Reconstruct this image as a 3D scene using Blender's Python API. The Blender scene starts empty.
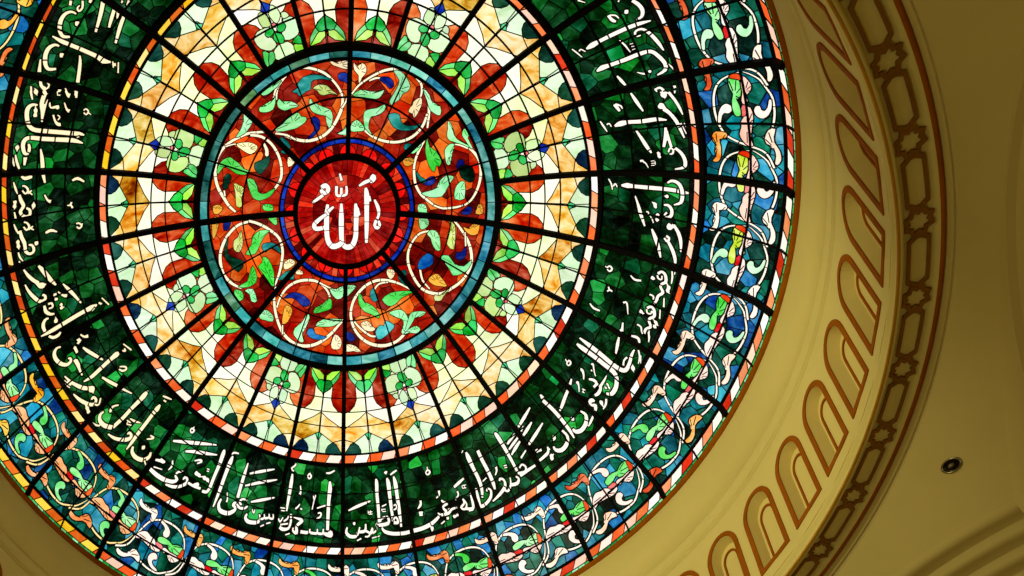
import bpy, math, random
from mathutils import Vector, Matrix
from mathutils.geometry import delaunay_2d_cdt, tessellate_polygon

S = 4.0                      # metres per dome unit (outer radius of the glass = 1 unit)
LIFT = 1.6                   # the eye stands 1.6 m above the floor
ROT = math.radians(-0.25)    # ribs are turned a quarter degree
col = bpy.context.scene.collection
rnd = random.Random(7)

LETTERS=[[-5417,5337,80,-5540,5046,74,-5714,4706,41],[-5216,5171,61,-5327,4961,68,-5430,4755,41],[-5163,5094,68,-5227,4911,27],[-5052,4992,55,-5196,4749,76,-5359,4409,42],[-5040,5284,47,-5077,5220,27],[-4897,5265,75,-4980,5155,27],[-5657,5375,66,-5690,5329,46],[-6029,5440,52,-6072,5331,52],[-5813,5401,46,-5852,5254,46,-5937,5196,46,-5945,5270,39,-5884,5311,33],[-5989,5140,26,-6071,5207,46,-6186,5194,59,-6287,5110,72,-6357,4985,78,-6384,4849,72,-6345,4742,66,-6213,4708,40],[-6017,4981,80,-6031,4921,80],[-6557,4802,20,-6414,4661,80,-6260,4547,81,-6014,4373,82,-5775,4196,91,-5674,4087,113,-5507,4034,21],[-5485,4056,36,-5496,3900,29],[-5367,4019,29,-5419,3769,36],[-5440,4012,36,-5448,3929,29],[-6463,4553,33,-6541,4606,53,-6662,4572,73,-6753,4467,79,-6802,4334,80,-6816,4211,74,-6771,4127,67,-6628,4104,41],[-6461,4394,74,-6476,4332,74],[-6121,4303,21,-6153,4120,62,-6291,3714,70],[-6878,4389,20,-6972,4103,73],[-6987,3949,40,-7002,3834,61,-6964,3731,61],[-6880,3877,41,-6853,3796,41,-6921,3731,41,-6957,3804,34],[-6714,3658,28,-6635,3632,28],[-6558,3671,28,-6536,3535,42,-6478,3485,56],[-6342,3586,63,-6383,3441,64],[-7192,3866,40,-7235,3651,40],[-7220,3781,40,-7230,3672,47,-7234,3560,27],[-7127,3748,74,-7135,3690,74],[-6978,3716,55,-6968,3646,75,-6929,3599,34],[-6993,3608,82,-7081,3443,82,-7106,3261,76,-7168,3030,35],[-6935,3499,41,-7034,3355,48,-7100,3183,28],[-6738,3627,28,-6657,3608,28],[-6755,3549,28,-6674,3529,28],[-6726,3635,24,-6741,3534,24],[-6570,3618,21,-6545,3492,42,-6507,3461,78],[-6356,3571,64,-6383,3389,36],[-6921,3439,28,-6930,3310,42,-6770,3296,63,-6838,3248,42],[-6642,3364,21,-6625,3197,43,-6568,3135,86],[-7225,3351,68,-7235,3296,69],[-7259,3246,69,-7267,3199,69],[-6917,3154,35,-6909,3000,42,-6865,2912,71,-6799,2895,64],[-6841,3124,28,-6799,3060,32,-6858,2998,28],[-6295,3086,33,-6238,3123,36,-6194,3053,40,-6255,2994,40,-6300,3060,29],[-6212,3049,33,-6147,2959,22],[-7152,3425,27,-7258,3462,61,-7357,3415,81,-7417,3273,82,-7433,3068,82,-7365,2929,90,-7183,2842,91,-6911,2743,93,-6597,2635,95,-6461,2596,73,-6370,2536,22],[-6431,2363,22,-6627,2479,95,-6994,2594,93,-7252,2681,92,-7469,2768,83,-7579,2748,83,-7642,2633,76,-7645,2459,70,-7572,2455,63,-7525,2576,56,-7534,2657,28],[-7648,2382,77,-7714,2188,35],[-6553,2527,29,-6479,2538,29],[-7748,2657,69,-7760,2606,69],[-7821,2498,28,-7833,2327,55,-7820,2146,42],[-7887,2522,21,-7900,2351,41,-7900,2233,21],[-7320,2475,21,-7337,2246,71,-7370,2020,79],[-7389,1888,72,-7390,1670,36],[-7824,1990,28,-7757,1907,78,-7614,1907,64],[-6831,1572,37,-6697,1597,68,-6558,1475,30],[-7991,1912,21,-7986,1751,49,-7972,1607,21],[-7855,1763,35,-7788,1728,43,-7755,1621,50,-7822,1565,43,-7868,1669,35],[-7780,1550,43,-7676,1602,36],[-7767,1613,43,-7686,1486,29],[-7941,1596,42,-7939,1456,71,-7912,1318,72,-7953,1253,64,-7998,1198,64,-7981,1111,65,-7914,1046,65,-7831,1064,58,-7810,1169,58,-7866,1237,43],[-7710,1271,73,-7721,1218,73],[-8057,1476,63,-8060,1429,64],[-8083,1382,64,-8086,1335,64],[-8115,1242,28,-8119,1052,50],[-7454,1431,29,-7412,1277,44,-7341,1215,89],[-7036,1037,23,-6964,1025,46,-6915,1092,46],[-6946,1020,46,-6916,931,46],[-8178,978,21,-8161,839,43,-8128,705,29],[-7986,944,36,-7919,895,43,-7893,789,51,-7962,742,44,-8004,846,36],[-7921,734,44,-7806,785,37],[-7905,781,44,-7807,685,29],[-8084,789,43,-8087,628,72,-8056,475,73,-8058,367,66,-8061,254,66,-7987,173,59,-7901,213,59,-7901,335,52,-7966,388,44],[-7811,399,74,-7821,346,74],[-8177,555,65,-8178,511,65],[-8184,458,65,-8186,410,65],[-7601,532,45,-7468,561,68,-7335,478,23],[-6911,544,35,-6852,556,42,-6788,481,47,-6854,426,46,-6909,490,35],[-6820,519,31,-6745,510,23],[-8215,309,29,-8199,168,44,-8149,55,22],[-8238,104,36,-8215,34,29],[-8179,-123,29,-8105,-316,66,-8005,-478,74,-7921,-564,75],[-7908,-626,120,-7840,-661,128],[-7869,-153,37,-7794,-295,90,-7670,-565,91,-7556,-757,31],[-7415,-757,23,-7306,-937,70,-7211,-1092,71,-7058,-1368,32],[-8209,-475,22,-8160,-658,52,-8065,-860,75,-7957,-998,75,-7853,-998,68,-7833,-912,53,-7899,-858,45],[-7882,-1117,45,-7868,-1286,76,-7769,-1386,61,-7677,-1401,31],[-7808,-1126,46,-7717,-1140,54,-7710,-1233,46,-7805,-1237,38],[-7613,-946,69,-7620,-992,69],[-7607,-1059,69,-7605,-1100,69],[-7544,-1212,62,-7497,-1262,62],[-7544,-1327,62,-7498,-1323,62],[-7678,-1555,77,-7685,-1610,77],[-7551,-906,23,-7454,-1031,47,-7357,-1085,86],[-7817,-1460,31,-7912,-1471,61,-7973,-1588,76,-7948,-1740,61],[-7889,-1865,46,-7786,-1948,69,-7669,-1933,70,-7603,-1869,31],[-8062,-1812,23,-7841,-1784,84,-7565,-1720,93,-7282,-1645,95,-6996,-1574,96,-6831,-1542,121,-6697,-1511,40],[-6842,-1634,24,-6753,-1565,32],[-6660,-1468,49,-6578,-1533,49],[-6574,-1367,32,-6409,-1600,41],[-7177,-2092,32,-7087,-2184,48,-6979,-2194,88],[-7268,-2183,36,-7201,-2301,36],[-7226,-2169,32,-7165,-2264,32],[-7277,-2262,32,-7234,-2314,32],[-7336,-2363,71,-7325,-2408,71],[-7312,-2441,71,-7303,-2501,63],[-7635,-2231,31,-7743,-2228,54,-7811,-2321,77,-7790,-2470,84,-7690,-2620,85,-7562,-2695,78,-7463,-2653,71,-7469,-2570,47,-7529,-2575,39],[-7377,-2633,63,-7314,-2798,63,-7254,-3001,48,-7223,-3094,24],[-7339,-2647,47,-7289,-2746,48,-7268,-2936,40],[-7153,-2416,32,-7046,-2546,72,-6860,-2731,73,-6689,-2888,33],[-7224,-3242,24,-7007,-3191,88,-6746,-3054,90,-6481,-2910,99,-6357,-2852,133,-6252,-2819,33],[-6206,-2790,37,-6124,-2829,50,-6147,-2748,33],[-6166,-2634,33,-5963,-2855,42],[-6312,-3166,33,-6166,-3208,50,-6137,-3278,50,-6237,-3291,58,-6330,-3219,33],[-6767,-3280,41,-6572,-3465,74,-6392,-3614,66],[-6284,-3716,58,-6038,-3910,34],[-7645,-2930,23,-7489,-3152,62,-7267,-3358,87,-7111,-3436,88],[-7048,-3459,136,-7019,-3509,136],[-7698,-3067,27,-7539,-3263,27],[-7654,-3026,23,-7516,-3221,27],[-7482,-3421,23,-7332,-3631,71,-7142,-3802,79,-7002,-3854,72,-6949,-3766,64,-7017,-3678,48,-7063,-3740,48],[-7002,-3854,48,-6894,-3905,48,-6832,-3755,40],[-7188,-3860,71,-7167,-3907,71],[-7162,-3956,71,-7149,-4000,71],[-6588,-4552,89,-6299,-4410,91,-6093,-4271,92,-5864,-4134,101,-5724,-4036,127,-5607,-3943,34],[-6770,-4107,32,-6879,-4155,72,-6888,-4289,88,-6772,-4448,96,-6588,-4552,97],[-6385,-4082,33,-6534,-4067,49,-6603,-4132,73,-6627,-4184,49],[-7113,-4232,24,-6996,-4347,48,-6888,-4407,32],[-6217,-4495,33,-6114,-4598,33],[-6223,-4592,33,-6095,-4659,33],[-6198,-4540,29,-6225,-4619,29],[-6137,-4479,25,-6003,-4591,58,-5853,-4674,25],[-6277,-5180,24,-6117,-5057,82,-5955,-4911,91,-5722,-4719,93,-5509,-4533,94,-5390,-4441,120,-5308,-4358,34],[-5238,-4169,34,-5128,-4235,52,-4987,-4321,26],[-5222,-4276,43,-5144,-4343,43],[-6722,-4649,24,-6560,-4807,65,-6372,-4909,81,-6200,-4953,90,-6118,-4901,74,-6170,-4806,49,-6229,-4846,41],[-5728,-5095,33,-5585,-5123,50,-5530,-5110,51,-5626,-5033,34],[-6078,-5147,49,-6119,-5270,82,-6024,-5434,90,-5829,-5551,91,-5670,-5521,83,-5621,-5419,42],[-5815,-5239,83,-5818,-5292,83],[-5807,-5558,58,-5767,-5692,25],[-5516,-5634,42,-5359,-5705,67,-5269,-5756,76,-5312,-5667,42,-5381,-5679,33],[-5567,-5781,33,-5320,-5919,25],[-5038,-5768,34,-5057,-5899,59,-5170,-5974,25],[-5667,-5798,74,-5483,-5995,91,-5259,-6170,91,-5053,-6262,83,-4922,-6250,67,-4971,-6151,50,-4894,-6082,51,-4745,-6110,42],[-5261,-6263,33,-5056,-6374,66,-4847,-6420,67,-4667,-6388,76,-4646,-6294,59,-4721,-6250,51,-4760,-6305,42],[-4634,-6384,59,-4447,-6514,59,-4258,-6608,59],[-4470,-6478,59,-4337,-6477,60,-4352,-6542,51],[-4398,-6210,86,-4360,-6249,86],[-4313,-6275,77,-4286,-6311,77],[-4167,-6367,86,-4125,-6406,86],[-4077,-6423,77,-4049,-6467,77],[-4235,-6662,59,-4101,-6716,68,-4014,-6658,77],[-4004,-6652,86,-3869,-6409,87,-3718,-6161,96,-3591,-5903,106,-3550,-5809,35],[-4081,-6181,30,-3995,-6221,30],[-4092,-6230,30,-4006,-6266,30],[-4526,-5198,39,-4476,-5135,44,-4408,-5198,52,-4471,-5242,48,-4526,-5190,35],[-4439,-5143,35,-4390,-5103,26],[-5021,-5318,43,-4676,-5425,78,-4278,-5539,79,-3769,-5672,26],[-4684,-5646,43,-4403,-5714,78,-4119,-5810,78,-3761,-5915,26],[-4433,-5926,34,-4267,-5940,52,-4220,-5989,52,-4364,-6007,34],[-3918,-7099,34,-3729,-6780,86,-3528,-6390,96,-3386,-6136,115,-3311,-6007,35],[-3349,-5973,35,-3275,-5936,53,-3129,-5981,36],[-2862,-6229,27,-2964,-6455,79,-3066,-6695,88,-3193,-7021,86],[-3658,-6944,43,-3747,-7058,76,-3709,-7202,93,-3490,-7307,93,-3303,-7284,85,-3253,-7218,60,-3337,-7156,51,-3267,-7104,52,-3145,-7235,60,-2996,-7276,60,-2882,-7237,35],[-2896,-7122,35,-3030,-7061,52,-3129,-7107,60,-3070,-7198,52],[-3500,-6827,26,-3487,-6974,43,-3523,-7061,60],[-2840,-6499,35,-2467,-6488,71,-2067,-6476,27],[-2977,-6766,35,-2519,-6746,71,-1993,-6733,27],[-2812,-7160,35,-2472,-7157,70,-2070,-7142,26],[-2897,-7402,43,-2962,-7484,77,-2873,-7588,85,-2623,-7640,77,-2523,-7580,60,-2548,-7456,34],[-2523,-7580,60,-2397,-7570,52,-2397,-7474,30],[-2382,-7579,60,-2256,-7574,52,-2251,-7482,30],[-2246,-7587,52,-2130,-7614,52,-2130,-7503,30],[-2762,-7316,26,-2713,-7427,39,-2673,-7339,26],[-2523,-7744,30,-2397,-7716,38],[-2347,-7700,38,-2196,-7691,34],[-1589,-6502,40,-1453,-6430,54,-1438,-6375,32],[-1574,-6515,36,-1488,-6573,40],[-1539,-6617,45,-1574,-6833,98,-1640,-7121,88,-1726,-7495,52],[-1083,-6722,40,-1032,-6657,45,-966,-6719,54,-1032,-6772,45,-1083,-6714,36],[-1022,-6665,36,-987,-6623,23],[-1301,-6909,27,-1285,-7047,44,-1320,-7142,71],[-903,-7170,36,-877,-7279,35,-827,-7157,36],[-877,-7279,35,-942,-7505,35],[-799,-7473,35,-519,-7412,44],[-773,-7587,35,-670,-7583,48,-685,-7665,52,-823,-7716,35],[-1918,-7388,31,-1741,-7418,31],[-1893,-7451,30,-1766,-7476,31],[-1462,-7458,44,-1360,-7400,48,-1310,-7342,31],[-1309,-7449,44,-1233,-7483,35],[-1969,-7615,43,-1918,-7701,47,-1817,-7606,35],[-1816,-7702,47,-1690,-7654,48,-1665,-7582,30],[-1943,-7808,69,-1841,-7871,77,-1663,-7868,60,-1588,-7728,61,-1588,-7543,52],[-1917,-7766,39,-1664,-7766,39],[-1512,-7623,39,-1359,-7678,56,-1231,-7734,65,-1409,-7833,78,-1408,-7988,77,-1521,-7933,51,-1511,-7851,34],[-1306,-7966,69,-1051,-7998,69,-1000,-7910,39],[-1000,-8004,60,-795,-8027,60,-775,-7920,39],[-769,-8028,60,-615,-8040,60,-591,-7925,39],[-590,-8041,60,-446,-8055,69],[-1764,-8003,30,-1612,-7980,38],[-538,-8053,69,-359,-8092,77,-334,-8021,52,-452,-7986,60],[-406,-6842,45,-394,-7020,116,-432,-7330,97,-450,-7670,96,-462,-7983,78],[-525,-6653,36,-398,-6655,54,-246,-6593,36],[163,-7541,26,453,-7433,71,858,-7293,35],[152,-7894,35,117,-8022,77,231,-8103,77,410,-8099,68,460,-7997,43],[356,-7803,69,356,-7840,69],[461,-8087,51,536,-7886,43],[486,-8004,60,690,-7972,69,708,-7807,39],[590,-8137,34,437,-8195,34],[716,-7971,60,895,-8017,51,919,-7889,47,819,-8074,47,682,-8098,34],[921,-8016,51,1047,-7937,47,1020,-7793,43,1137,-7830,43],[1001,-6758,36,1028,-6876,98,1044,-7149,89,1090,-7453,88,1121,-7787,69],[1097,-7832,69,1401,-7768,78,1373,-7630,61,1196,-7679,48,1147,-7785,43],[1328,-6720,36,1382,-6855,116,1429,-7125,97,1486,-7427,87,1552,-7720,69],[1529,-6666,36,1594,-6839,116,1651,-7108,97,1724,-7445,96,1797,-7826,51],[1553,-7738,69,1704,-7725,60,1626,-7610,48,1552,-7690,48],[1240,-6618,49,1335,-6580,40,1286,-6651,31],[1428,-6654,36,1527,-6587,54,1636,-6519,36],[776,-7513,26,787,-7603,26],[776,-7559,26,919,-7537,26],[787,-7603,26,925,-7589,26],[847,-7503,26,858,-7593,26],[1192,-7447,26,1203,-7521,26],[1192,-7477,26,1319,-7454,26],[1203,-7521,26,1335,-7505,26],[1342,-7342,31,1191,-7409,39],[1545,-7365,39,1626,-7332,39,1637,-7415,48,1537,-7460,31],[1199,-7873,43,1302,-7957,77,1557,-7981,77,1860,-7946,76,2035,-7899,76,2211,-7855,85,2434,-7773,85,2598,-7698,76],[897,-8124,30,1151,-8057,30],[2276,-7370,26,2358,-7247,48,2355,-7153,57],[2313,-7459,34,2442,-7425,34],[2329,-7505,34,2443,-7480,34],[2160,-7860,85,2434,-7773,85,2681,-7650,85,2852,-7516,68,2958,-7401,43],[2722,-7709,84,2723,-7755,84],[2300,-7348,26,2373,-7265,48,2355,-7153,65],[2312,-7440,34,2442,-7414,34],[2329,-7494,34,2443,-7473,34],[2485,-6515,40,2546,-6428,44,2622,-6466,53,2560,-6538,44,2485,-6507,35],[2546,-6420,35,2528,-6342,27],[2815,-7055,26,2911,-6965,48,2892,-6853,65],[2963,-7072,43,3063,-7113,56,3162,-7124,47,3032,-7212,51,3118,-7291,68,3240,-7289,59,3189,-7213,43],[2973,-7413,59,2873,-7373,34],[2973,-7406,60,3192,-7334,64,3297,-7224,51,3456,-7159,38],[2977,-7606,29,3099,-7514,38],[3350,-7380,63,3399,-7364,63],[3447,-7334,59,3475,-7314,59],[3137,-7460,59,3215,-7433,59],[3330,-6728,52,3485,-6586,69,3625,-6456,35],[3378,-7005,34,3472,-6875,47,3430,-6788,56],[3560,-6650,26,3694,-6598,26],[3577,-6704,26,3706,-6665,26],[3560,-6638,26,3592,-6709,26],[3627,-6611,26,3659,-6682,26],[3595,-6929,38,3647,-7032,55,3553,-7142,51,3675,-7156,55,3720,-7036,46,3610,-6934,34],[3699,-7140,59,3904,-7092,67,3885,-6948,67,3796,-6740,30],[3915,-7108,59,3782,-7172,42],[3969,-6611,43,4049,-6839,76,4126,-7001,75,4289,-6891,67,4401,-6725,67,4396,-6584,55,4300,-6567,42,4280,-6647,38],[3644,-5827,35,3723,-5954,122,3878,-6183,95,4031,-6387,94,4135,-6595,85,4168,-6814,50],[3561,-5801,31,3527,-5887,26],[3974,-5728,87,4129,-5956,95,4306,-6175,94,4459,-6410,93,4512,-6549,42],[4152,-6439,30,4266,-6319,38],[4498,-6229,25,4538,-6104,47,4510,-6013,68],[4717,-5950,30,4817,-5903,30],[4742,-5990,30,4833,-5949,29],[4452,-6824,29,4655,-6608,66,4786,-6407,75,4757,-6271,59,4640,-6261,46,4634,-6331,46],[4767,-6487,50,4882,-6477,58,4944,-6311,50,4913,-6156,29],[4945,-6329,66,5116,-6246,74,5156,-6130,54,5058,-6103,41],[4416,-5216,35,4504,-5279,104,4689,-5479,94,4889,-5709,84,5111,-5982,66],[5113,-6020,58,5313,-5927,58,5330,-5816,54,5224,-5787,46,5157,-5893,42],[5185,-6069,50,5400,-5865,62,5593,-5695,49],[5348,-4379,30,5205,-4671,76,5059,-4951,51],[5207,-4874,38,5142,-5031,51],[5421,-4718,29,5315,-4927,76,5207,-5115,51],[5710,-4660,29,5544,-4986,75,5373,-5290,50],[4997,-5107,38,4884,-5274,64,4788,-5428,43],[5104,-5141,38,4959,-5364,64,4842,-5543,34],[5144,-5251,38,5033,-5437,76,4922,-5650,34],[5318,-5415,38,5184,-5654,50],[5650,-4129,84,5950,-4289,91,6227,-4485,90,6412,-4642,81,6542,-4780,32],[6201,-3972,74,6153,-4148,66,6112,-4261,33],[5675,-5575,49,5820,-5415,65,5899,-5294,61,5869,-5175,37],[5876,-5271,49,5946,-5210,37],[5586,-5380,74,5620,-5347,74],[5671,-5324,74,5705,-5298,74],[5975,-5371,73,6008,-5345,73],[5979,-5438,73,6021,-5402,73],[6019,-5121,41,6089,-5196,81,6237,-5147,88,6353,-4973,88,6360,-4788,72,6202,-4691,49],[6023,-4897,82,6027,-4951,82],[6469,-4564,48,6558,-4611,88,6697,-4523,87,6784,-4335,87,6766,-4145,80,6616,-4099,32],[6447,-4322,81,6452,-4372,81],[6947,-4099,47,6900,-4253,55,6851,-4389,24],[6837,-3822,48,6912,-3756,40],[6958,-3799,71,6983,-3967,39],[7101,-3698,78,7106,-3743,78],[5573,-4005,34,5659,-4085,101],[6996,-3974,31,6983,-3849,71,6883,-3866,56,6823,-3807,56,6877,-3732,52,6946,-3763,47],[7094,-3701,78,7115,-3748,78],[7210,-3585,47,7213,-3722,54,7160,-3872,23],[6333,-3402,33,6309,-3573,66],[6272,-3706,66,6184,-4017,74,6113,-4273,33],[6169,-3079,37,6218,-2991,41,6270,-3042,49,6216,-3119,41,6159,-3065,33],[6164,-3039,33,6123,-2976,29],[6511,-3129,73,6570,-3132,65,6615,-3232,44,6628,-3350,24],[6448,-3456,33,6522,-3514,45,6552,-3679,24],[6472,-3448,57,6507,-3454,57],[6603,-3569,28,6707,-3575,28],[6610,-3639,28,6694,-3644,28],[6650,-3545,24,6646,-3660,24],[6755,-2920,48,6829,-2896,48],[6817,-2928,44,6865,-3088,32,6908,-3174,32],[6770,-3042,36,6816,-3084,36],[6738,-3293,36,6858,-3272,68,6946,-3323,63,6878,-3447,48],[6927,-3337,52,7053,-3373,59,7011,-3540,75,6923,-3628,48],[7050,-3350,59,7111,-3183,59,7155,-3046,27],[6346,-2531,33,6487,-2593,106,6789,-2704,104,7087,-2827,103,7297,-2912,109,7391,-3036,93,7398,-3253,93,7320,-3435,85,7185,-3475,47],[6396,-2371,33,6680,-2492,105,6980,-2620,103,7256,-2746,102,7479,-2801,100,7586,-2738,84,7636,-2537,69,7651,-2370,61,7697,-2211,27],[7503,-2691,46,7504,-2558,42,7567,-2452,46],[7187,-3243,51,7213,-3265,51],[7158,-3342,47,7184,-3356,47],[7234,-3305,47,7260,-3327,47],[7316,-2052,35,7307,-2259,70,7300,-2486,31],[7718,-2632,83,7725,-2685,83],[7777,-2190,42,7828,-2337,41,7823,-2519,23],[7851,-2287,23,7879,-2515,22],[7569,-1937,34,7680,-1922,61,7755,-1945,53,7783,-2034,30],[7330,-1883,54,7342,-1912,39],[7779,-1712,53,7836,-1790,38],[7924,-1693,34,7959,-1799,45,7969,-1935,26],[6782,-528,35,6840,-461,43,6906,-508,47,6862,-587,43,6792,-541,31],[6787,-510,31,6736,-487,27],[7325,-531,27,7443,-606,53,7585,-576,45],[6882,-1085,35,6935,-1027,43,7008,-1046,43],[6935,-1027,43,6891,-950,35],[6529,-1472,28,6639,-1564,56,6802,-1586,40],[7279,-1237,50,7337,-1192,42,7380,-1251,42,7431,-1470,23],[7349,-1680,31,7362,-1913,62],[7880,-310,51,7951,-221,55,8038,-267,62,8077,-413,62,8006,-504,55,8003,-586,55,8067,-681,62,7988,-795,55,7972,-903,59,7932,-1021,44],[7882,-321,40,7914,-398,44,7985,-394,37,7974,-301,33],[7796,-831,37,7889,-843,44,7905,-930,37],[7776,-423,74,7823,-442,74],[8145,-498,65,8172,-527,65],[8141,-589,65,8169,-625,65],[8148,-120,32,8183,-247,43,8194,-424,25],[8209,-115,29,8217,-192,21],[8111,-784,29,8145,-1012,40],[8079,-1061,29,8108,-1311,33],[7802,-1175,52,7881,-1103,56,7961,-1151,63,7986,-1294,63,7909,-1375,56,7904,-1458,56,7957,-1558,56,7863,-1658,56,7846,-1786,45],[7803,-1183,41,7833,-1272,41,7908,-1262,37,7912,-1179,30],[7652,-1620,38,7749,-1643,45,7783,-1739,38,7822,-1796,38],[7664,-1281,76,7712,-1300,75],[8030,-1405,66,8064,-1439,66],[8019,-1515,67,8051,-1533,66],[7935,-1648,34,7972,-1934,26],[7569,-1937,34,7679,-1914,57,7741,-1950,49,7773,-2038,30],[7316,-2052,39,7300,-2287,62],[7788,244,51,7873,81,29],[6720,1475,30,6848,1509,111,6988,1528,81,7287,1583,87,7566,1644,85,7776,1684,84,7968,1707,76,8105,1720,20],[6425,1569,26,6513,1463,38,6568,1324,26],[6570,1405,34,6596,1491,34,6661,1408,26],[7623,1790,28,7696,1874,56,7812,1875,69,7905,1791,69,7970,1636,69,7979,1461,63,7854,1355,21],[7678,1499,71,7710,1510,71],[7469,1270,58,7521,1255,58],[7505,1202,51,7544,1183,50],[7589,1045,65,7621,1024,65],[7609,923,65,7641,902,65],[7060,1329,22,7174,1130,52,7269,937,74,7413,680,29],[7357,1025,33,7409,1034,33,7422,974,29,7376,971,29],[7436,990,29,7506,913,25],[7512,915,29,7569,813,25],[7666,1288,32,7762,1314,60,7847,1240,64,7870,1113,64,7804,1028,57,7746,1084,43,7781,1160,39],[7967,937,57,7911,807,64,7857,835,43,7883,933,43],[7952,931,50,8086,782,70,8177,598,63,8230,358,21],[7866,617,57,7940,596,50,7926,498,54,7842,567,43],[7942,504,57,8061,349,71,8148,183,64,8189,18,29],[7554,687,29,7659,521,80,7772,319,73,7873,81,29],[6292,2762,29,6403,2849,115,6570,2926,78,6809,3000,84,7079,3121,82,7282,3159,20],[5974,2822,26,6068,2726,44,6184,2607,22],[6132,2759,40,6175,2806,33,6245,2737,25],[6163,3242,32,6266,3177,64,6334,3108,35],[6193,3260,32,6321,3238,39,6371,3173,21],[6438,3565,31,6606,3397,69,6794,3216,24],[6719,2809,25,6900,2631,64,7062,2462,71,7179,2359,25],[7062,3430,122,7110,3420,121],[7139,3383,88,7288,3313,67,7455,3173,67,7576,3021,53,7692,2867,23],[7048,3688,107,7092,3648,100],[7131,3756,60,7298,3617,59,7434,3470,53,7526,3347,20],[7533,3179,27,7702,2967,23],[7590,3197,26,7740,2999,23],[7273,3035,34,7337,2831,68,7367,2551,48],[7324,2942,41,7426,2743,55,7513,2596,55],[7480,2469,34,7488,2569,41,7555,2560,41,7563,2469,41,7502,2449,31],[7567,2614,51,7706,2543,61,7822,2409,68,7847,2250,61,7679,2144,21],[7192,2179,21,7275,2219,21],[7210,2133,21,7294,2166,21],[7221,2086,21,7305,2122,21],[7276,2215,21,7308,2123,21],[7287,2414,56,7322,2385,56],[7320,2338,56,7358,2319,56],[6996,2131,50,7043,2152,43],[7056,2128,39,7113,2105,32,7193,2018,21],[6898,3731,40,6940,3697,27],[7238,3823,43,7254,3746,23],[5695,5363,29,5729,5410,39],[5940,5447,57,6082,5388,70,6190,5289,70,6213,5163,58,6130,5070,23],[5892,5198,78,5935,5206,78],[5580,5075,33,5701,4991,66,5788,4971,30],[5611,5080,30,5738,5095,39,5818,5040,26],[5333,4310,28,5437,4410,110,5572,4528,75,5794,4709,80,6037,4895,79,6224,5019,71,6412,5121,19],[5042,4277,25,5163,4212,35,5306,4125,21],[5210,4237,32,5232,4294,31,5345,4258,28],[6308,4808,46,6252,4761,43,6190,4809,43,6218,4878,42,6318,4916,48,6480,4845,64,6662,4709,64,6813,4567,19],[6146,4562,20,6232,4604,20],[6191,4518,20,6270,4552,20],[6225,4453,20,6293,4503,20],[6241,4606,20,6302,4505,20],[5934,4617,20,6053,4544,43,6224,4399,20],[5656,3872,28,5750,3974,105,5893,4062,76,6154,4229,81,6400,4411,80,6582,4502,72,6742,4442,72,6904,4320,71,6944,4184,65,6828,4038,23],[6442,4020,20,6575,4014,44,6635,4035,37],[6670,4095,60,6698,4087,60],[6078,3870,24,6205,3774,62,6353,3658,24],[6961,4335,19,7078,4256,39,7194,4179,19],[6867,3723,40,6959,3802,53,7053,3753,56],[7074,3733,40,7187,3727,30],[7193,3921,55,7234,3859,46],[4925,5288,40,5100,5260,20]]
NAME_LETTERS=[[490,607,35,527,439,113,542,18,105,556,-407,97,560,-811,53],[587,399,52,637,252,35],[234,202,44,262,-30,114,263,-412,106,256,-668,115,168,-874,125,7,-918,116,-111,-798,107,-139,-499,115,-144,-159,114,-150,201,44],[282,97,52,355,-113,35],[-111,-798,107,-225,-875,116,-387,-895,125,-504,-752,115,-543,-495,115,-545,-113,114,-520,183,52],[-545,-70,53,-736,-194,79,-886,-338,97,-836,-437,97,-644,-421,79,-544,-368,53],[-509,-7,79,-352,117,35],[-282,643,61,-279,412,52,-153,399,52,-19,433,52,-23,643,39],[-156,601,48,-153,412,48],[-206,956,26,-150,768,52],[-678,607,95,-581,656,95,-504,562,95,-557,479,87,-656,472,87,-692,566,78],[-638,417,61,-826,295,57,-939,227,31],[311,637,30,464,732,69,604,798,60,679,912,60,726,843,60,663,757,56,574,768,43],[738,310,30,845,111,78,875,-57,52,835,-186,53],[813,-208,61,773,-349,62,844,-415,62,909,-332,62,859,-227,53]]
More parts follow.
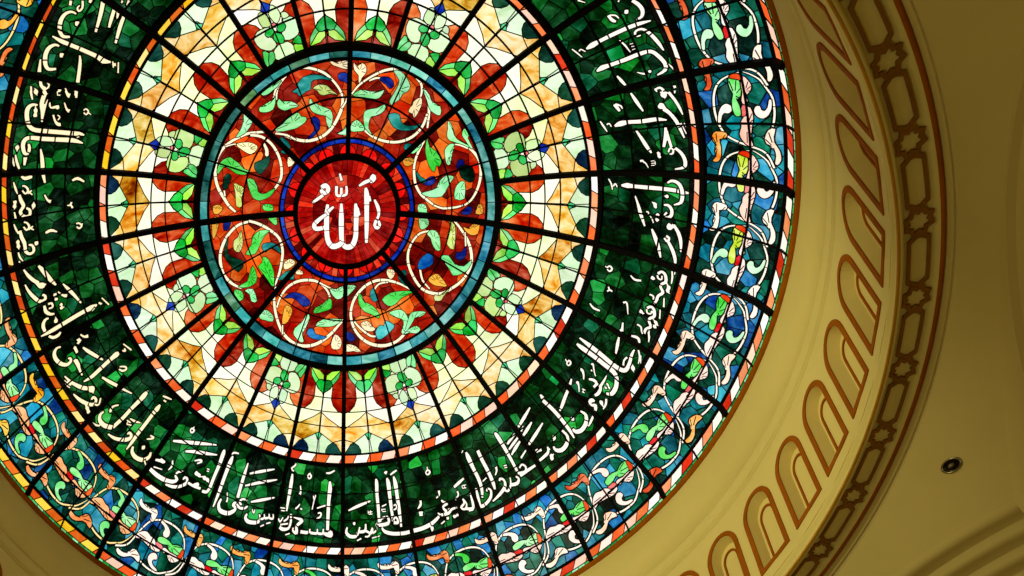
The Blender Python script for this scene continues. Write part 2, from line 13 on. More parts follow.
OCTANTS=[["S",[-1855,2052,41,-1499,1872,75,-1115,1775,84,-771,1826,84,-513,1983,83,-324,2224,83,-180,2543,90,-164,2780,73,-230,2976,64,-398,3191,64,-604,3367,71,-889,3479,71,-1172,3513,71,-1417,3446,71,-1604,3300,71,-1732,3132,64,-1799,2981,64,-1815,2786,48]],["S",[-180,2543,57,-79,2701,49,-60,2799,32]],["S",[-1668,3207,48,-1817,3040,56,-1887,2829,40]],["g",[-2186,3022,-2121,3095,-2019,3089,-1916,3122,-1749,3210,-1687,3246,-1773,3115,-1879,3043,-2005,2953,-2130,2921,-2177,2955]],["g",[-1845,2866,-1889,2790,-2015,2738,-2142,2667,-2227,2633,-2231,2543,-2066,2524,-1919,2575,-1859,2710]],["g",[-1744,2802,-1663,2739,-1456,2730,-1271,2624,-1439,2591,-1607,2539,-1751,2605,-1789,2706]],["T",[-1409,2963,-1283,3036,-1261,3152,-1135,3283,-930,3335,-685,3311,-439,3211,-644,3252,-849,3237,-952,3181,-975,3007,-1078,2971,-1225,2858,-1286,2939]],["y",[-892,3025,-768,3100,-562,3077,-437,2958,-290,2867,-478,2908,-623,2871,-727,2896,-789,2983]],["g",[-977,2792,-894,2691,-685,2588,-475,2505,-410,2345,-451,2144,-493,2084,-557,2226,-579,2367,-727,2410,-896,2473,-979,2595]],["g",[-1875,2073,-1660,2202,-1464,2413,-1274,2453,-1213,2363,-1087,2339,-1109,2240,-1323,2107,-1494,2074,-1665,2042]],["B",[-939,2295,-854,2340,-749,2250,-749,2069,-835,1949,-986,1831,-1028,1853,-877,1991,-855,2132,-940,2214]],["C",[-483,3662,-321,3612,-19,3660,-14,3486,-157,3486,-320,3536,-422,3575]],["B",[-276,3325,-195,3371,-52,3344,-47,3132,-110,3190,-234,3217]],["g",[-277,1940,-129,2021,-46,2142,17,2183,23,1940,-127,1920]],["S",[59,2878,48,219,3075,56,399,3212,56,638,3351,63,877,3453,71,1158,3492,71,1423,3452,70,1637,3309,71,1773,3143,63,1790,2950,56,1759,2831,40]],["S",[1840,3069,48,1942,2842,56,2001,2649,72,2014,2412,73,2006,2132,49]],["S",[358,2064,50,577,1906,67,840,1791,75,1185,1751,75,1480,1818,75,1724,1973,74,1895,2205,74,1974,2489,57]],["S",[482,3194,40,643,3263,56,806,3267,40]],["C",[100,3611,184,3517,303,3594,387,3519,392,3385,294,3269,238,3133,231,3326,125,3440]],["B",[785,3278,948,3282,1055,3208,1082,3093,1004,3040,916,3127,768,3219]],["g",[101,2859,284,2978,513,2942,720,2946,862,2989,767,2830,665,2788,498,2805,289,2821]],["g",[1081,3440,1243,3426,1396,3279,1490,3109,1438,2991,1320,2927,1247,2787,1128,2704,1090,2643,1023,2720,1078,2839,1189,3039,1237,3234]],["C",[1778,2852,1810,2716,1744,2515,1651,2370,1623,2468,1516,2503,1550,2603,1607,2666,1622,2745]],["g",[1820,3068,1976,2922,2074,2752,2270,2667,2290,2471,2137,2520,2025,2611,1946,2803]],["g",[902,2645,888,2517,726,2393,579,2370,520,2269,507,2067,620,1907,443,2066,393,2266,407,2467,573,2529,718,2552]],["T",[1020,2402,1143,2447,1271,2412,1324,2254,1457,2160,1708,2174,1829,2241,1673,2091,1379,2056,1163,2127,1048,2283]],["g",[78,2142,202,2264,355,2145,402,2025,231,2002,82,2001]],["S",[1971,1847,41,1861,1636,67,1773,1385,67,1745,1177,68,1760,971,76,1821,725,77,1968,505,77,2154,373,69,2339,263,60,2608,204,60,2931,263,60,3139,354,51]],["S",[2721,1907,49,2936,1846,65,3160,1708,73,3348,1526,82,3439,1291,82,3452,1006,74,3399,731,67,3277,479,59,3120,335,51]],["S",[3073,1739,57,2858,1798,49,2691,1803,41]],["g",[2509,2349,2605,2218,2665,2043,2783,1912,3023,1815,3155,1748,2938,1826,2597,1896,2523,2010,2527,2171]],["g",[2918,2186,3022,2176,3054,2079,3025,1976,3176,1750,3110,1783,2989,1932,2893,2043]],["g",[2711,1805,2672,1578,2655,1331,2593,1305,2537,1443,2505,1644,2589,1774]],["G",[2031,1892,2090,1693,2269,1584,2417,1371,2385,1245,2299,1259,2270,1091,2153,1206,2047,1445,2009,1646]],["B",[2858,1412,2960,1443,3017,1305,2856,1227]],["K",[2915,1274,3207,1306,3302,1029,3206,935,2983,1034]],["B",[2014,780,2134,914,2281,968,2293,824,2169,751]],["T",[1819,1058,1914,940,2095,849,1969,798,1849,935]],["g",[2771,1013,2600,1017,2440,878,2370,684,2160,583,1989,528,2214,462,2516,506,2646,752,2737,927]],["g",[3059,919,3102,508,2867,482,2864,732,2936,864]],["Y",[1452,1346,1580,1373,1710,1360,1696,1256,1571,1187,1481,1223]],["T",[1472,1695,1597,1734,1669,1624,1567,1557,1469,1613]],["g",[1654,1542,1892,1781,1820,1613,1699,1512]],["S",[2874,-63,51,3042,-212,69,3240,-442,77,3373,-679,86,3446,-966,86,3407,-1269,78,3231,-1570,79,2976,-1794,79,2712,-1953,80,2436,-1974,89,2151,-1881,80,1902,-1602,80,1744,-1271,80,1728,-973,71,1826,-710,62,2016,-483,61,2280,-397,52]],["S",[3206,-319,43,3264,-693,52]],["S",[2073,-1374,62,2161,-1666,62,2383,-1880,44]],["S",[2318,261,51,2587,202,60,2930,271,60,3097,340,42]],["g",[1922,229,2098,243,2156,58,1957,42]],["g",[1979,-83,2144,-70,2228,-190,2183,-299,2053,-374,1992,-273]],["g",[2280,-397,2413,-384,2536,-521,2584,-856,2471,-846,2370,-707,2314,-563,2219,-487]],["y",[2791,-114,2907,-185,2952,-434,2939,-796,2773,-687,2772,-412,2827,-279]],["Y",[3480,387,3565,398,3609,195,3439,173,3468,302]],["Y",[3151,-199,3287,-246,3442,-58,3554,-85,3535,-319,3387,-372,3250,-314]],["B",[3075,128,3189,288,3317,304,3309,177,3206,123]],["B",[3264,-693,3284,-903,3162,-1037,3024,-999,3037,-891,3188,-830]],["U",[2028,-1377,2060,-1161,2232,-997,2368,-984,2407,-1215,2188,-1364]],["g",[2620,-1023,2820,-980,2994,-1173,3266,-1203,3450,-1008,3381,-1230,3214,-1380,2994,-1450,2892,-1313,2744,-1159]],["Y",[2342,-1606,2517,-1482,2636,-1533,2835,-1746,2698,-1762,2514,-1760,2370,-1689]],["y",[2531,-2015,2671,-2022,2930,-1799,2762,-2011,2701,-2125,2540,-2151]],["S",[1851,-1940,45,1540,-1812,63,1209,-1745,81,881,-1760,81,579,-1899,81,371,-2097,81,233,-2313,81,166,-2572,82,195,-2829,82,321,-3085,82,544,-3294,91,839,-3413,91,1179,-3420,91,1512,-3293,82,1742,-3063,81,1827,-2842,63]],["S",[818,-1999,54,954,-1843,54,1211,-1788,45]],["S",[268,-2828,55,440,-2997,64,735,-3182,64,905,-3197,55]],["g",[35,-1929,129,-1907,295,-1926,86,-2143,39,-2165]],["T",[747,-2001,818,-1999,921,-2231,828,-2299,715,-2174]],["G",[1901,-2000,1737,-1991,1410,-2034,1224,-2109,1064,-2246,1236,-2388,1423,-2334,1604,-2151]],["G",[395,-2118,468,-2181,543,-2329,760,-2408,957,-2594,971,-2722,767,-2623,574,-2564,426,-2418,384,-2268]],["g",[1267,-2579,1525,-2486,1693,-2531,1823,-2757,1718,-3065,1646,-3048,1708,-2851,1654,-2705,1437,-2655]],["g",[1906,-2536,2093,-2486,2304,-2479,2146,-2601,2006,-2635,1920,-2792,1742,-3063,1782,-2888,1842,-2669]],["g",[1720,-3107,1880,-2945,2066,-2865,2165,-2942,2051,-3038,1884,-3030]],["C",[462,-2889,653,-2820,777,-2944,875,-3005,780,-3064,586,-3036]],["c",[902,-3090,1016,-2913,1137,-2929,1180,-2790,1423,-2892,1310,-3048,1123,-3208,980,-3258]],["B",[55,-3109,226,-3172,292,-3278,181,-3344,58,-3259]],["C",[61,-3431,305,-3471,479,-3617,259,-3578,64,-3602]],["C",[1174,-1469,1338,-1481,1366,-1587,1277,-1699,1179,-1597]],["T",[1484,-1623,1628,-1699,1777,-1860,1585,-1766]],["T",[1571,-1488,1685,-1459,1692,-1587]],["S",[-1972,-1858,54,-2025,-2111,72,-2009,-2455,81,-1920,-2805,81,-1758,-3117,91,-1447,-3372,91,-1108,-3444,91,-767,-3379,91,-429,-3171,91,-189,-2938,73,-46,-2788,64]],["S",[-1960,-2416,54,-1861,-2166,63,-1668,-1922,72,-1384,-1775,81,-1054,-1747,81,-771,-1812,72,-533,-2011,63,-437,-2206,63]],["S",[-771,-1812,54,-391,-1992,45]],["S",[-1806,-3113,54,-1802,-2857,45]],["S",[-1798,-1399,62,-1944,-1688,54,-1995,-1856,36]],["B",[-1743,-2174,-1528,-2059,-1292,-2093,-1032,-2276,-1056,-2404,-1223,-2397,-1388,-2238,-1554,-2165]],["Y",[-1699,-2370,-1557,-2443,-1535,-2552,-1657,-2780,-1802,-2835,-1774,-2601]],["g",[-1081,-2617,-1033,-2726,-1155,-2979,-1252,-3146,-1204,-3320,-1301,-3315,-1469,-3135,-1444,-2986,-1250,-2846,-1153,-2722]],["U",[-1058,-3026,-938,-3009,-841,-3162,-525,-3234,-768,-3284,-986,-3222,-1083,-3132]],["g",[-841,-2926,-625,-2782,-95,-2788,-334,-2937,-575,-2954]],["G",[-889,-2603,-841,-2476,-650,-2395,-460,-2248,-398,-2313,-411,-2485,-578,-2547]],["g",[-439,-1991,-249,-2014,-84,-1929,-80,-2187,-222,-2251,-342,-2164]],["g",[-2434,-2462,-2245,-2457,-2083,-2600,-2086,-2749,-2299,-2688,-2439,-2633]],["C",[-283,-3173,-111,-3302,-133,-3517,-328,-3537,-387,-3429]],["G",[-2399,-1351,-2122,-1375,-2013,-1640,-2042,-1852,-2222,-1623]],["C",[-1403,-1465,-1240,-1516,-1217,-1582,-1381,-1574]],["T",[-1828,-1697,-1497,-1503,-1477,-1718,-1617,-1689]],["S",[-3172,288,60,-2984,142,60]],["S",[-2666,-122,69,-2402,-218,78,-2093,-405,79,-1850,-635,79,-1765,-939,80,-1795,-1236,80,-1871,-1531,71,-1994,-1822,54]],["S",[-2667,-143,69,-2937,-200,78,-3168,-365,78,-3336,-578,87,-3456,-860,87,-3461,-1157,87,-3385,-1422,79,-3193,-1660,79,-2924,-1820,53]],["Y",[-3560,334,-3429,360,-3327,264,-3443,152,-3551,166]],["Y",[-3603,46,-3452,27,-3491,-220,-3618,-478,-3624,-245]],["B",[-3304,-54,-3126,-32,-3206,-255,-3318,-284]],["y",[-2878,-355,-2849,-676,-2949,-878,-3080,-799,-3069,-588,-2953,-516]],["G",[-2116,-424,-2364,-404,-2550,-536,-2604,-743,-2772,-961,-2522,-964,-2376,-722,-2256,-540]],["T",[-2286,-751,-2058,-739,-1878,-846,-1813,-1021,-1971,-882,-2130,-849,-2224,-948,-2313,-855]],["G",[-2297,-1078,-2162,-1166,-2032,-1476,-2042,-1861,-2177,-1678,-2311,-1496,-2434,-1314,-2325,-1217]],["G",[-2603,-1276,-2518,-1477,-2526,-1690,-2738,-1797,-3014,-1767,-2756,-1667,-2679,-1461]],["K",[-3218,-465,-3280,-754,-3203,-976,-2848,-1144,-2996,-1384,-3297,-1050,-3324,-749]],["G",[-3109,-1841,-2928,-1905,-2898,-2080,-3053,-2130,-3115,-1969]],["g",[-2835,-1894,-2625,-1873,-2520,-2188,-2659,-2174,-2699,-1994]],["G",[-2250,242,-2028,225,-2010,97,-2232,114]],["G",[-2170,-18,-1946,-34,-1908,-270,-1998,-242]],["C",[-1726,-1284,-1562,-1187,-1424,-1280,-1542,-1381,-1706,-1435]],["T",[-1898,-1700,-1661,-1502,-1474,-1513,-1477,-1706,-1664,-1673]],["S",[-1961,2038,58,-2256,2049,66,-2551,2039,74,-2764,1976,74,-3066,1843,74,-3291,1643,82,-3415,1392,83,-3454,1068,83,-3399,773,84,-3267,508,85,-3150,302,77,-2985,133,60]],["S",[-2512,1996,66,-2220,1934,74,-1973,1735,75,-1812,1459,76,-1743,1167,76,-1764,878,77,-1926,637,69,-2107,504,52]],["S",[-3155,1771,41,-2943,1811,41,-2776,1796,33]],["S",[-2184,1790,58,-2107,1601,92,-2113,1458,101]],["S",[-1878,1993,50,-1583,1936,58,-1346,1804,50]],["S",[-3253,714,51,-3243,547,42]],["g",[-2635,2564,-2486,2434,-2453,2292,-2611,2084,-2741,2015,-2870,1966,-2733,2134,-2650,2327]],["C",[-2860,1803,-2564,1818,-2357,1721,-2384,1621,-2516,1542,-2640,1601,-2761,1693]],["G",[-3359,1304,-3221,1452,-3049,1496,-2969,1427,-2848,1333,-2729,1179,-2602,1126,-2693,1051,-2905,1092,-3067,1232,-3233,1290,-3394,1123]],["K",[-2421,1296,-2203,1362,-2049,1454,-2069,1270,-2169,1153,-2305,1019,-2408,1130]],["K",[-3209,1041,-3119,1093,-3061,1005,-3186,749,-3280,759]],["G",[-2635,922,-2485,888,-2405,736,-2390,589,-2283,517,-2150,528,-1926,637,-2064,459,-2333,374,-2506,452,-2584,647]],["y",[-2985,852,-2860,777,-2755,705,-2834,462,-2823,268,-2954,281,-2957,599]],["T",[-1754,1905,-1587,1795,-1505,1648,-1595,1488,-1744,1538,-1634,1634]],["C",[-1554,1384,-1403,1356,-1427,1233,-1560,1157]]]
UNIT=[["V",[651,-9237,28,599,-9082,40,509,-8941,47,376,-8852,48,165,-8795,49,-127,-8776,50,-387,-8801,50,-620,-8875,49,-753,-8997,54,-857,-9154,53,-926,-9287,52,-994,-9371,51,-1114,-9425,45,-1321,-9462,45]],["V",[651,-9237,28,589,-9334,39,476,-9448,44,300,-9523,44,109,-9585,44,-167,-9590,44,-410,-9554,44,-586,-9498,39]],["L",[-514,-9561,-552,-9479,-711,-9417,-816,-9427,-934,-9515,-1072,-9521,-1214,-9490,-1236,-9512,-1138,-9565,-964,-9570,-811,-9523,-672,-9522]],["L",[-595,-8886,-559,-8738,-637,-8675,-741,-8674,-825,-8706,-972,-8673,-1084,-8675,-1174,-8599,-1184,-8673,-1086,-8732,-883,-8762,-717,-8764,-685,-8866]],["m",[-350,-8806,-169,-8837,-36,-8896,9,-8964,-40,-9020,-130,-9018,-180,-8968,-165,-8914,-227,-8866,-371,-8830]],["m",[75,-9560,-98,-9552,-237,-9500,-307,-9426,-264,-9362,-165,-9333,-77,-9358,-61,-9404,-132,-9416,-167,-9462,-98,-9513,40,-9542]],["r",[-104,-9163,-192,-9144,-269,-9172,-249,-9218,-144,-9250,-40,-9237,0,-9213]],["G",[524,-9051,538,-9112,493,-9167,339,-9189,164,-9168,89,-9114,-48,-9135,-227,-9133,-246,-9078,-114,-9049,66,-9056,206,-9087,317,-9057,425,-9045]],["p",[564,-9230,471,-9292,363,-9326,259,-9308,158,-9242,51,-9255,-10,-9208,63,-9187,231,-9214,408,-9209]],["o",[551,-9063,597,-9093,607,-9164,556,-9211,492,-9215,512,-9157]],["p",[-56,-9261,-163,-9292,-305,-9292,-482,-9258,-660,-9226,-867,-9229,-853,-9167,-748,-9108,-621,-9087,-479,-9129,-371,-9136,-273,-9188,-250,-9228]]]
LEAF_HALF=[["D",[249,6214,251,6114,312,6007,442,5919,544,5970,631,6092,707,6196,715,6290]],["k",[-68,6233,-27,5867,102,5734,438,5923,312,6007,251,6114,249,6214,244,6250]],["x",[-28,5874,-73,5763,-30,5673,0,5681,110,5734]],["o",[-30,5673,-18,5171,228,5325,614,5520,750,5604,734,5859,438,5923,102,5734]],["q",[438,5919,737,5848,817,6306,715,6290,707,6196,631,6092,544,5970]],["w",[-18,5171,-26,4729,232,4590,325,4485,305,4845,385,5003,548,5136,732,5191,736,5572,606,5520,228,5325]],["r",[796,5197,548,5136,385,5003,305,4845,325,4485,427,4376,617,4095,602,3982,982,4005]],["G",[-26,4729,-28,4416,125,4362,235,4373,325,4485,182,4609]],["g",[325,4485,235,4373,506,4179,629,4088,541,4301,412,4416]],["h",[-47,4385,37,4257,243,4135,629,4088,506,4179,305,4334,235,4373,125,4362]],["r",[-47,4385,-57,3942,626,3943,617,4095,243,4135,37,4257]]]
FLOWER=[["p",[-391,4232,-377,4113,-209,4009,130,4027,321,4135,305,4288,54,4392,-258,4376]],["p",[-696,4768,-755,4615,-618,4432,-323,4384,-135,4471,-190,4616,-361,4709,-322,4849,-443,4890,-588,4861]],["p",[89,4411,335,4354,587,4522,617,4761,431,4882,170,4863,53,4811,222,4695,129,4596]],["p",[-157,4832,-324,4963,-293,5155,-149,5270,-37,5114,-70,4929]],["p",[9,4851,247,4899,249,5145,112,5220,-17,5025]],["p",[-542,4884,-348,4875,-350,5017,-474,5003]],["g",[413,4337,585,4084,714,4116,581,4441]],["h",[-783,4067,-403,4074,-399,4263,-629,4221]],["G",[-724,4194,-368,4311,-618,4432,-690,4329]],["g",[338,4132,610,4079,413,4337,273,4312]],["G",[-123,4383,29,4427,113,4545,30,4678,-147,4604,-194,4487]],["G",[-280,4632,-151,4627,-77,4707,-172,4803,-307,4805,-365,4716]],["G",[95,4644,234,4648,273,4738,176,4806,46,4796,-8,4716]],["r",[-82,4776,-7,4800,0,4864,-82,4888,-130,4824]],["b",[-69,5124,112,5220,-8,5409,-170,5271]]]
CAMP=[10.77899, 1.14391, 0.84924, 3.18141, 8.00001, 0.14064, 3.13014, 0.40533, 3.06645, 0.63852, 2.93248, 0.84273, 2.76972, 2.54344, 0.9858, 1.97347, 13.03027, 1.03314, 1.92922, 12.95204, -0.04457, -0.00932, 0.00366, -0.02012]


# ------------------------------------------------------------------ geometry
def H(r):
    return 3.14153 - 0.52183*r**2 + 0.15729*r**4 - 0.23316*r**6
def dH(r):
    return -2*0.52183*r + 4*0.15729*r**3 - 6*0.23316*r**5
def prof_rh(q):
    # chart radius -> true radius and height: shallow cap that turns down to a short upright rim
    if q <= 0.84: return q, H(q)
    if q <= 0.972:
        u = (q-0.84)/0.132
        a, b, c, d = 2*u**3-3*u*u+1, u**3-2*u*u+u, 3*u*u-2*u**3, u**3-u*u
        return a*0.84+b*0.132+c*0.989+d*0.150, a*H(0.84)+b*dH(0.84)*0.132+c*2.578-d*0.235
    u = (q-0.972)/0.028
    return 0.989+0.007*u, 2.578-0.045*u
def W(x, y, h):
    c, s = math.cos(ROT), math.sin(ROT)
    return Vector((-(c*x - s*y)*S, (s*x + c*y)*S, h*S + LIFT))
def pol(deg, r):
    a = math.radians(deg)
    return (r*math.sin(a), -r*math.cos(a))
def on_dome(x, y, off=0.0):
    r = math.hypot(x, y)
    if r < 1e-9: return W(x, y, H(0) - off)
    tr, th = prof_rh(r); tr2, th2 = prof_rh(r+1e-4)
    dr, dh = tr2-tr, th2-th; l = math.hypot(dr, dh)
    tr += off*dh/l; th -= off*dr/l                # off > 0: towards the room
    return W(x/r*tr, y/r*tr, th)
def cyl(deg, r, h):
    x, y = pol(deg, r)
    return W(x, y, h)

def link(name, verts, faces, mat, parent=None, smooth=False, cols=None):
    me = bpy.data.meshes.new(name)
    me.from_pydata([tuple(v) for v in verts], [], faces)
    me.update()
    me.materials.append(mat)
    if cols is not None:
        at = me.color_attributes.new('glass', 'FLOAT_COLOR', 'CORNER')
        buf = []
        for f, c in zip(me.polygons, cols):
            buf.extend(c*f.loop_total)
        at.data.foreach_set('color', buf)
    if smooth:
        me.polygons.foreach_set('use_smooth', [True]*len(me.polygons))
    o = bpy.data.objects.new(name, me)
    col.objects.link(o)
    if parent is not None:
        o.parent = parent
    return o
def thing(name, label, cat, group=None):
    o = bpy.data.objects.new(name, None)
    col.objects.link(o)
    o['label'] = label; o['category'] = cat
    if group: o['group'] = group
    return o
def structure(o, label=None, cat=None):
    o['kind'] = 'structure'
    if label: o['label'] = label
    if cat: o['category'] = cat
    return o

class MB:
    def __init__(s): s.v = []; s.f = []
    def add(s, v, f):
        n = len(s.v); s.v.extend(v); s.f.extend([tuple(i+n for i in q) for q in f])
    def build(s, name, mat, parent=None, smooth=False):
        return link(name, s.v, s.f, mat, parent, smooth)

def box_ribbon(mb, plan, width, depth, top=0.0, closed=False):
    """rectangular bar following plan points on the inner face of the dome"""
    n = len(plan); base = len(mb.v)
    for i, (x, y) in enumerate(plan):
        a = plan[(i-1) % n] if (closed or i > 0) else plan[i]
        b = plan[(i+1) % n] if (closed or i < n-1) else plan[i]
        tx, ty = b[0]-a[0], b[1]-a[1]; l = math.hypot(tx, ty) or 1
        px, py = -ty/l*width/2, tx/l*width/2
        mb.v += [on_dome(x+px, y+py, top), on_dome(x+px, y+py, top+depth),
                 on_dome(x-px, y-py, top+depth), on_dome(x-px, y-py, top)]
    m = n if closed else n-1
    for i in range(m):
        j = (i+1) % n; p = base+4*i; q = base+4*j
        for k in range(4):
            mb.f.append((p+k, p+(k+1) % 4, q+(k+1) % 4, q+k))
    if not closed:
        mb.f.append((base, base+1, base+2, base+3)); e = base+4*(n-1)
        mb.f.append((e+3, e+2, e+1, e))

def arc(r, d0, d1, step=1.25):
    n = max(2, int(abs(d1-d0)/step)+1)
    return [pol(d0+(d1-d0)*i/(n-1), r) for i in range(n)]
def ray(deg, r0, r1, n=8):
    return [pol(deg, r0+(r1-r0)*i/(n-1)) for i in range(n)]

def revolve(name, prof, mat, parent=None, n=240, d0=0.0, d1=360.0, close=False):
    v = []; f = []; full = abs(d1-d0-360) < 1e-6
    m = n if full else n+1
    for i in range(m):
        a = d0+(d1-d0)*i/n
        for r, h in prof: v.append(cyl(a, r, h))
    k = len(prof)
    for i in range(n):
        j = (i+1) % m
        for t in range(k if close else k-1):
            u = (t+1) % k
            f.append((i*k+t, j*k+t, j*k+u, i*k+u))
    return link(name, v, f, mat, parent, True)

# ------------------------------------------------------------------ materials
def srgb(c):
    return tuple((x/12.92 if x <= 0.04045 else ((x+0.055)/1.055)**2.4) for x in (q/255 for q in c))
def new_mat(name):
    m = bpy.data.materials.new(name); m.use_nodes = True
    nt = m.node_tree; nt.nodes.clear()
    return m, nt, nt.nodes, nt.links

def glass_material():
    m, nt, N, L = new_mat('stained_glass')
    out = N.new('ShaderNodeOutputMaterial')
    at = N.new('ShaderNodeAttribute'); at.attribute_name = 'glass'
    geo = N.new('ShaderNodeNewGeometry')
    mp = N.new('ShaderNodeMapping'); mp.inputs['Scale'].default_value = (5.5, 9, 6)
    L.new(geo.outputs['Position'], mp.inputs['Vector'])
    no = N.new('ShaderNodeTexNoise'); no.inputs['Scale'].default_value = 1.0
    no.inputs['Detail'].default_value = 4; no.inputs['Roughness'].default_value = 0.6
    no.inputs['Distortion'].default_value = 0.8
    L.new(mp.outputs['Vector'], no.inputs['Vector'])
    mr = N.new('ShaderNodeMapRange'); mr.inputs['From Min'].default_value = 0.3; mr.inputs['From Max'].default_value = 0.72
    mr.inputs['To Min'].default_value = -1.0; mr.inputs['To Max'].default_value = 1.0; mr.clamp = False
    n2 = N.new('ShaderNodeTexNoise'); n2.inputs['Scale'].default_value = 2.1; n2.inputs['Detail'].default_value = 2
    L.new(geo.outputs['Position'], n2.inputs['Vector'])
    ad = N.new('ShaderNodeMath'); ad.operation = 'MULTIPLY_ADD'; ad.inputs[1].default_value = 3.2; ad.inputs[2].default_value = -1.6
    L.new(n2.outputs['Fac'], ad.inputs[0])
    sm = N.new('ShaderNodeMath'); sm.operation = 'ADD'; L.new(ad.outputs[0], sm.inputs[1])
    ex = N.new('ShaderNodeMath'); ex.operation = 'MULTIPLY'; L.new(sm.outputs[0], ex.inputs[0]); L.new(at.outputs['Alpha'], ex.inputs[1])
    e2 = N.new('ShaderNodeMath'); e2.operation = 'POWER'; e2.inputs[0].default_value = 2.0; L.new(ex.outputs[0], e2.inputs[1])
    L.new(no.outputs['Fac'], mr.inputs['Value']); L.new(mr.outputs['Result'], sm.inputs[0])
    sep = N.new('ShaderNodeSeparateColor'); L.new(at.outputs['Color'], sep.inputs['Color'])
    cmb = N.new('ShaderNodeCombineColor')
    for ch in ('Red', 'Green', 'Blue'):
        p = N.new('ShaderNodeMath'); p.operation = 'POWER'
        L.new(sep.outputs[ch], p.inputs[0]); L.new(e2.outputs[0], p.inputs[1])
        L.new(p.outputs[0], cmb.inputs[ch])
    tr = N.new('ShaderNodeBsdfTransparent'); L.new(cmb.outputs['Color'], tr.inputs['Color'])
    tl = N.new('ShaderNodeBsdfTranslucent'); L.new(cmb.outputs['Color'], tl.inputs['Color'])
    gl = N.new('ShaderNodeBsdfGlossy'); gl.inputs['Roughness'].default_value = 0.25
    gl.inputs['Color'].default_value = (0.6, 0.6, 0.6, 1)
    m1 = N.new('ShaderNodeMixShader'); m1.inputs[0].default_value = 0.08
    L.new(tr.outputs[0], m1.inputs[1]); L.new(tl.outputs[0], m1.inputs[2])
    m2 = N.new('ShaderNodeMixShader'); m2.inputs[0].default_value = 0.004
    L.new(m1.outputs[0], m2.inputs[1]); L.new(gl.outputs[0], m2.inputs[2])
    L.new(m2.outputs[0], out.inputs['Surface'])
    return m

def solid(name, c, rough=0.6, metal=0.0, var=0.0, scale=6.0, bump=0.0, c2=None, spec=0.25):
    m, nt, N, L = new_mat(name)
    out = N.new('ShaderNodeOutputMaterial'); b = N.new('ShaderNodeBsdfPrincipled')
    b.inputs['Roughness'].default_value = rough; b.inputs['Metallic'].default_value = metal
    b.inputs['Specular IOR Level'].default_value = spec
    L.new(b.outputs[0], out.inputs['Surface'])
    c = srgb(c); c2 = srgb(c2) if c2 else tuple(x*(1-var) for x in c)
    geo = N.new('ShaderNodeNewGeometry')
    no = N.new('ShaderNodeTexNoise'); no.inputs['Scale'].default_value = scale
    no.inputs['Detail'].default_value = 5; no.inputs['Roughness'].default_value = 0.65
    L.new(geo.outputs['Position'], no.inputs['Vector'])
    rp = N.new('ShaderNodeValToRGB')
    rp.color_ramp.elements[0].position = 0.35; rp.color_ramp.elements[0].color = (*c2, 1)
    rp.color_ramp.elements[1].position = 0.62; rp.color_ramp.elements[1].color = (*c, 1)
    L.new(no.outputs['Fac'], rp.inputs['Fac']); L.new(rp.outputs['Color'], b.inputs['Base Color'])
    if bump:
        bp = N.new('ShaderNodeBump'); bp.inputs['Strength'].default_value = bump; bp.inputs['Distance'].default_value = 0.02
        L.new(no.outputs['Fac'], bp.inputs['Height']); L.new(bp.outputs['Normal'], b.inputs['Normal'])
    return m

GLASS = glass_material()
LEAD = solid('lead_came', (8, 6, 6), 0.8, 0.0, 0.3, 20)
IRON = solid('black_painted_iron', (7, 4, 4), 0.85, 0.0, 0.3, 8, spec=0.1)
PLASTER = solid('cream_plaster', (224, 204, 130), 0.7, 0, 0.05, 1.3, 0.05)
BROWN = solid('brown_gilt_paint', (160, 88, 8), 0.8, 0.0, 0.2, 5, spec=0.05)
UMBER = solid('umber_paint', (142, 96, 28), 0.8, 0.0, 0.22, 5, spec=0.05)
GILT = solid('gilt_bead', (206, 150, 40), 0.35, 0.5, 0.2, 6)
OLIVE = solid('pendentive_plaster', (208, 188, 122), 0.75, 0, 0.06, 0.9, 0.05)
STONE = solid('floor_stone', (120, 100, 80), 0.6, 0, 0.2, 3)

# ------------------------------------------------------------------ glass panels
def smooth_open(p, k=3):
    out = []
    n = len(p)
    for i in range(n-1):
        a, b, c, d = p[max(i-1, 0)], p[i], p[i+1], p[min(i+2, n-1)]
        for s in range(k):
            t = s/k
            out.append(tuple(0.5*((2*b[j]) + (c[j]-a[j])*t + (2*a[j]-5*b[j]+4*c[j]-d[j])*t*t + (3*b[j]-a[j]-3*c[j]+d[j])*t**3) for j in range(len(b))))
    out.append(tuple(p[-1]))
    return out
def smooth_closed(p, k=2):
    n = len(p); out = []
    for i in range(n):
        a, b, c, d = p[i-1], p[i], p[(i+1) % n], p[(i+2) % n]
        for s in range(k):
            t = s/k
            out.append(tuple(0.5*((2*b[j]) + (c[j]-a[j])*t*0.9 + (1.8*a[j]-4.7*b[j]+3.8*c[j]-0.9*d[j])*t*t + (2.9*b[j]-0.9*a[j]-2.9*c[j]+0.9*d[j])*t**3) for j in (0, 1)))
    return out

def inflate(p, d):
    n = len(p); ar = sum(p[i][0]*p[(i+1) % n][1]-p[(i+1) % n][0]*p[i][1] for i in range(n))
    sg = 1 if ar > 0 else -1; out = []
    for i in range(n):
        a, b = p[i-1], p[(i+1) % n]; tx, ty = b[0]-a[0], b[1]-a[1]; l = math.hypot(tx, ty) or 1
        out.append((p[i][0]+sg*ty/l*d, p[i][1]-sg*tx/l*d))
    return out
def rot2(p, deg):
    a = math.radians(deg); c, s = math.cos(a), math.sin(a)
    return [(c*q[0]-s*q[1], s*q[0]+c*q[1]) + tuple(q[2:]) for q in p]

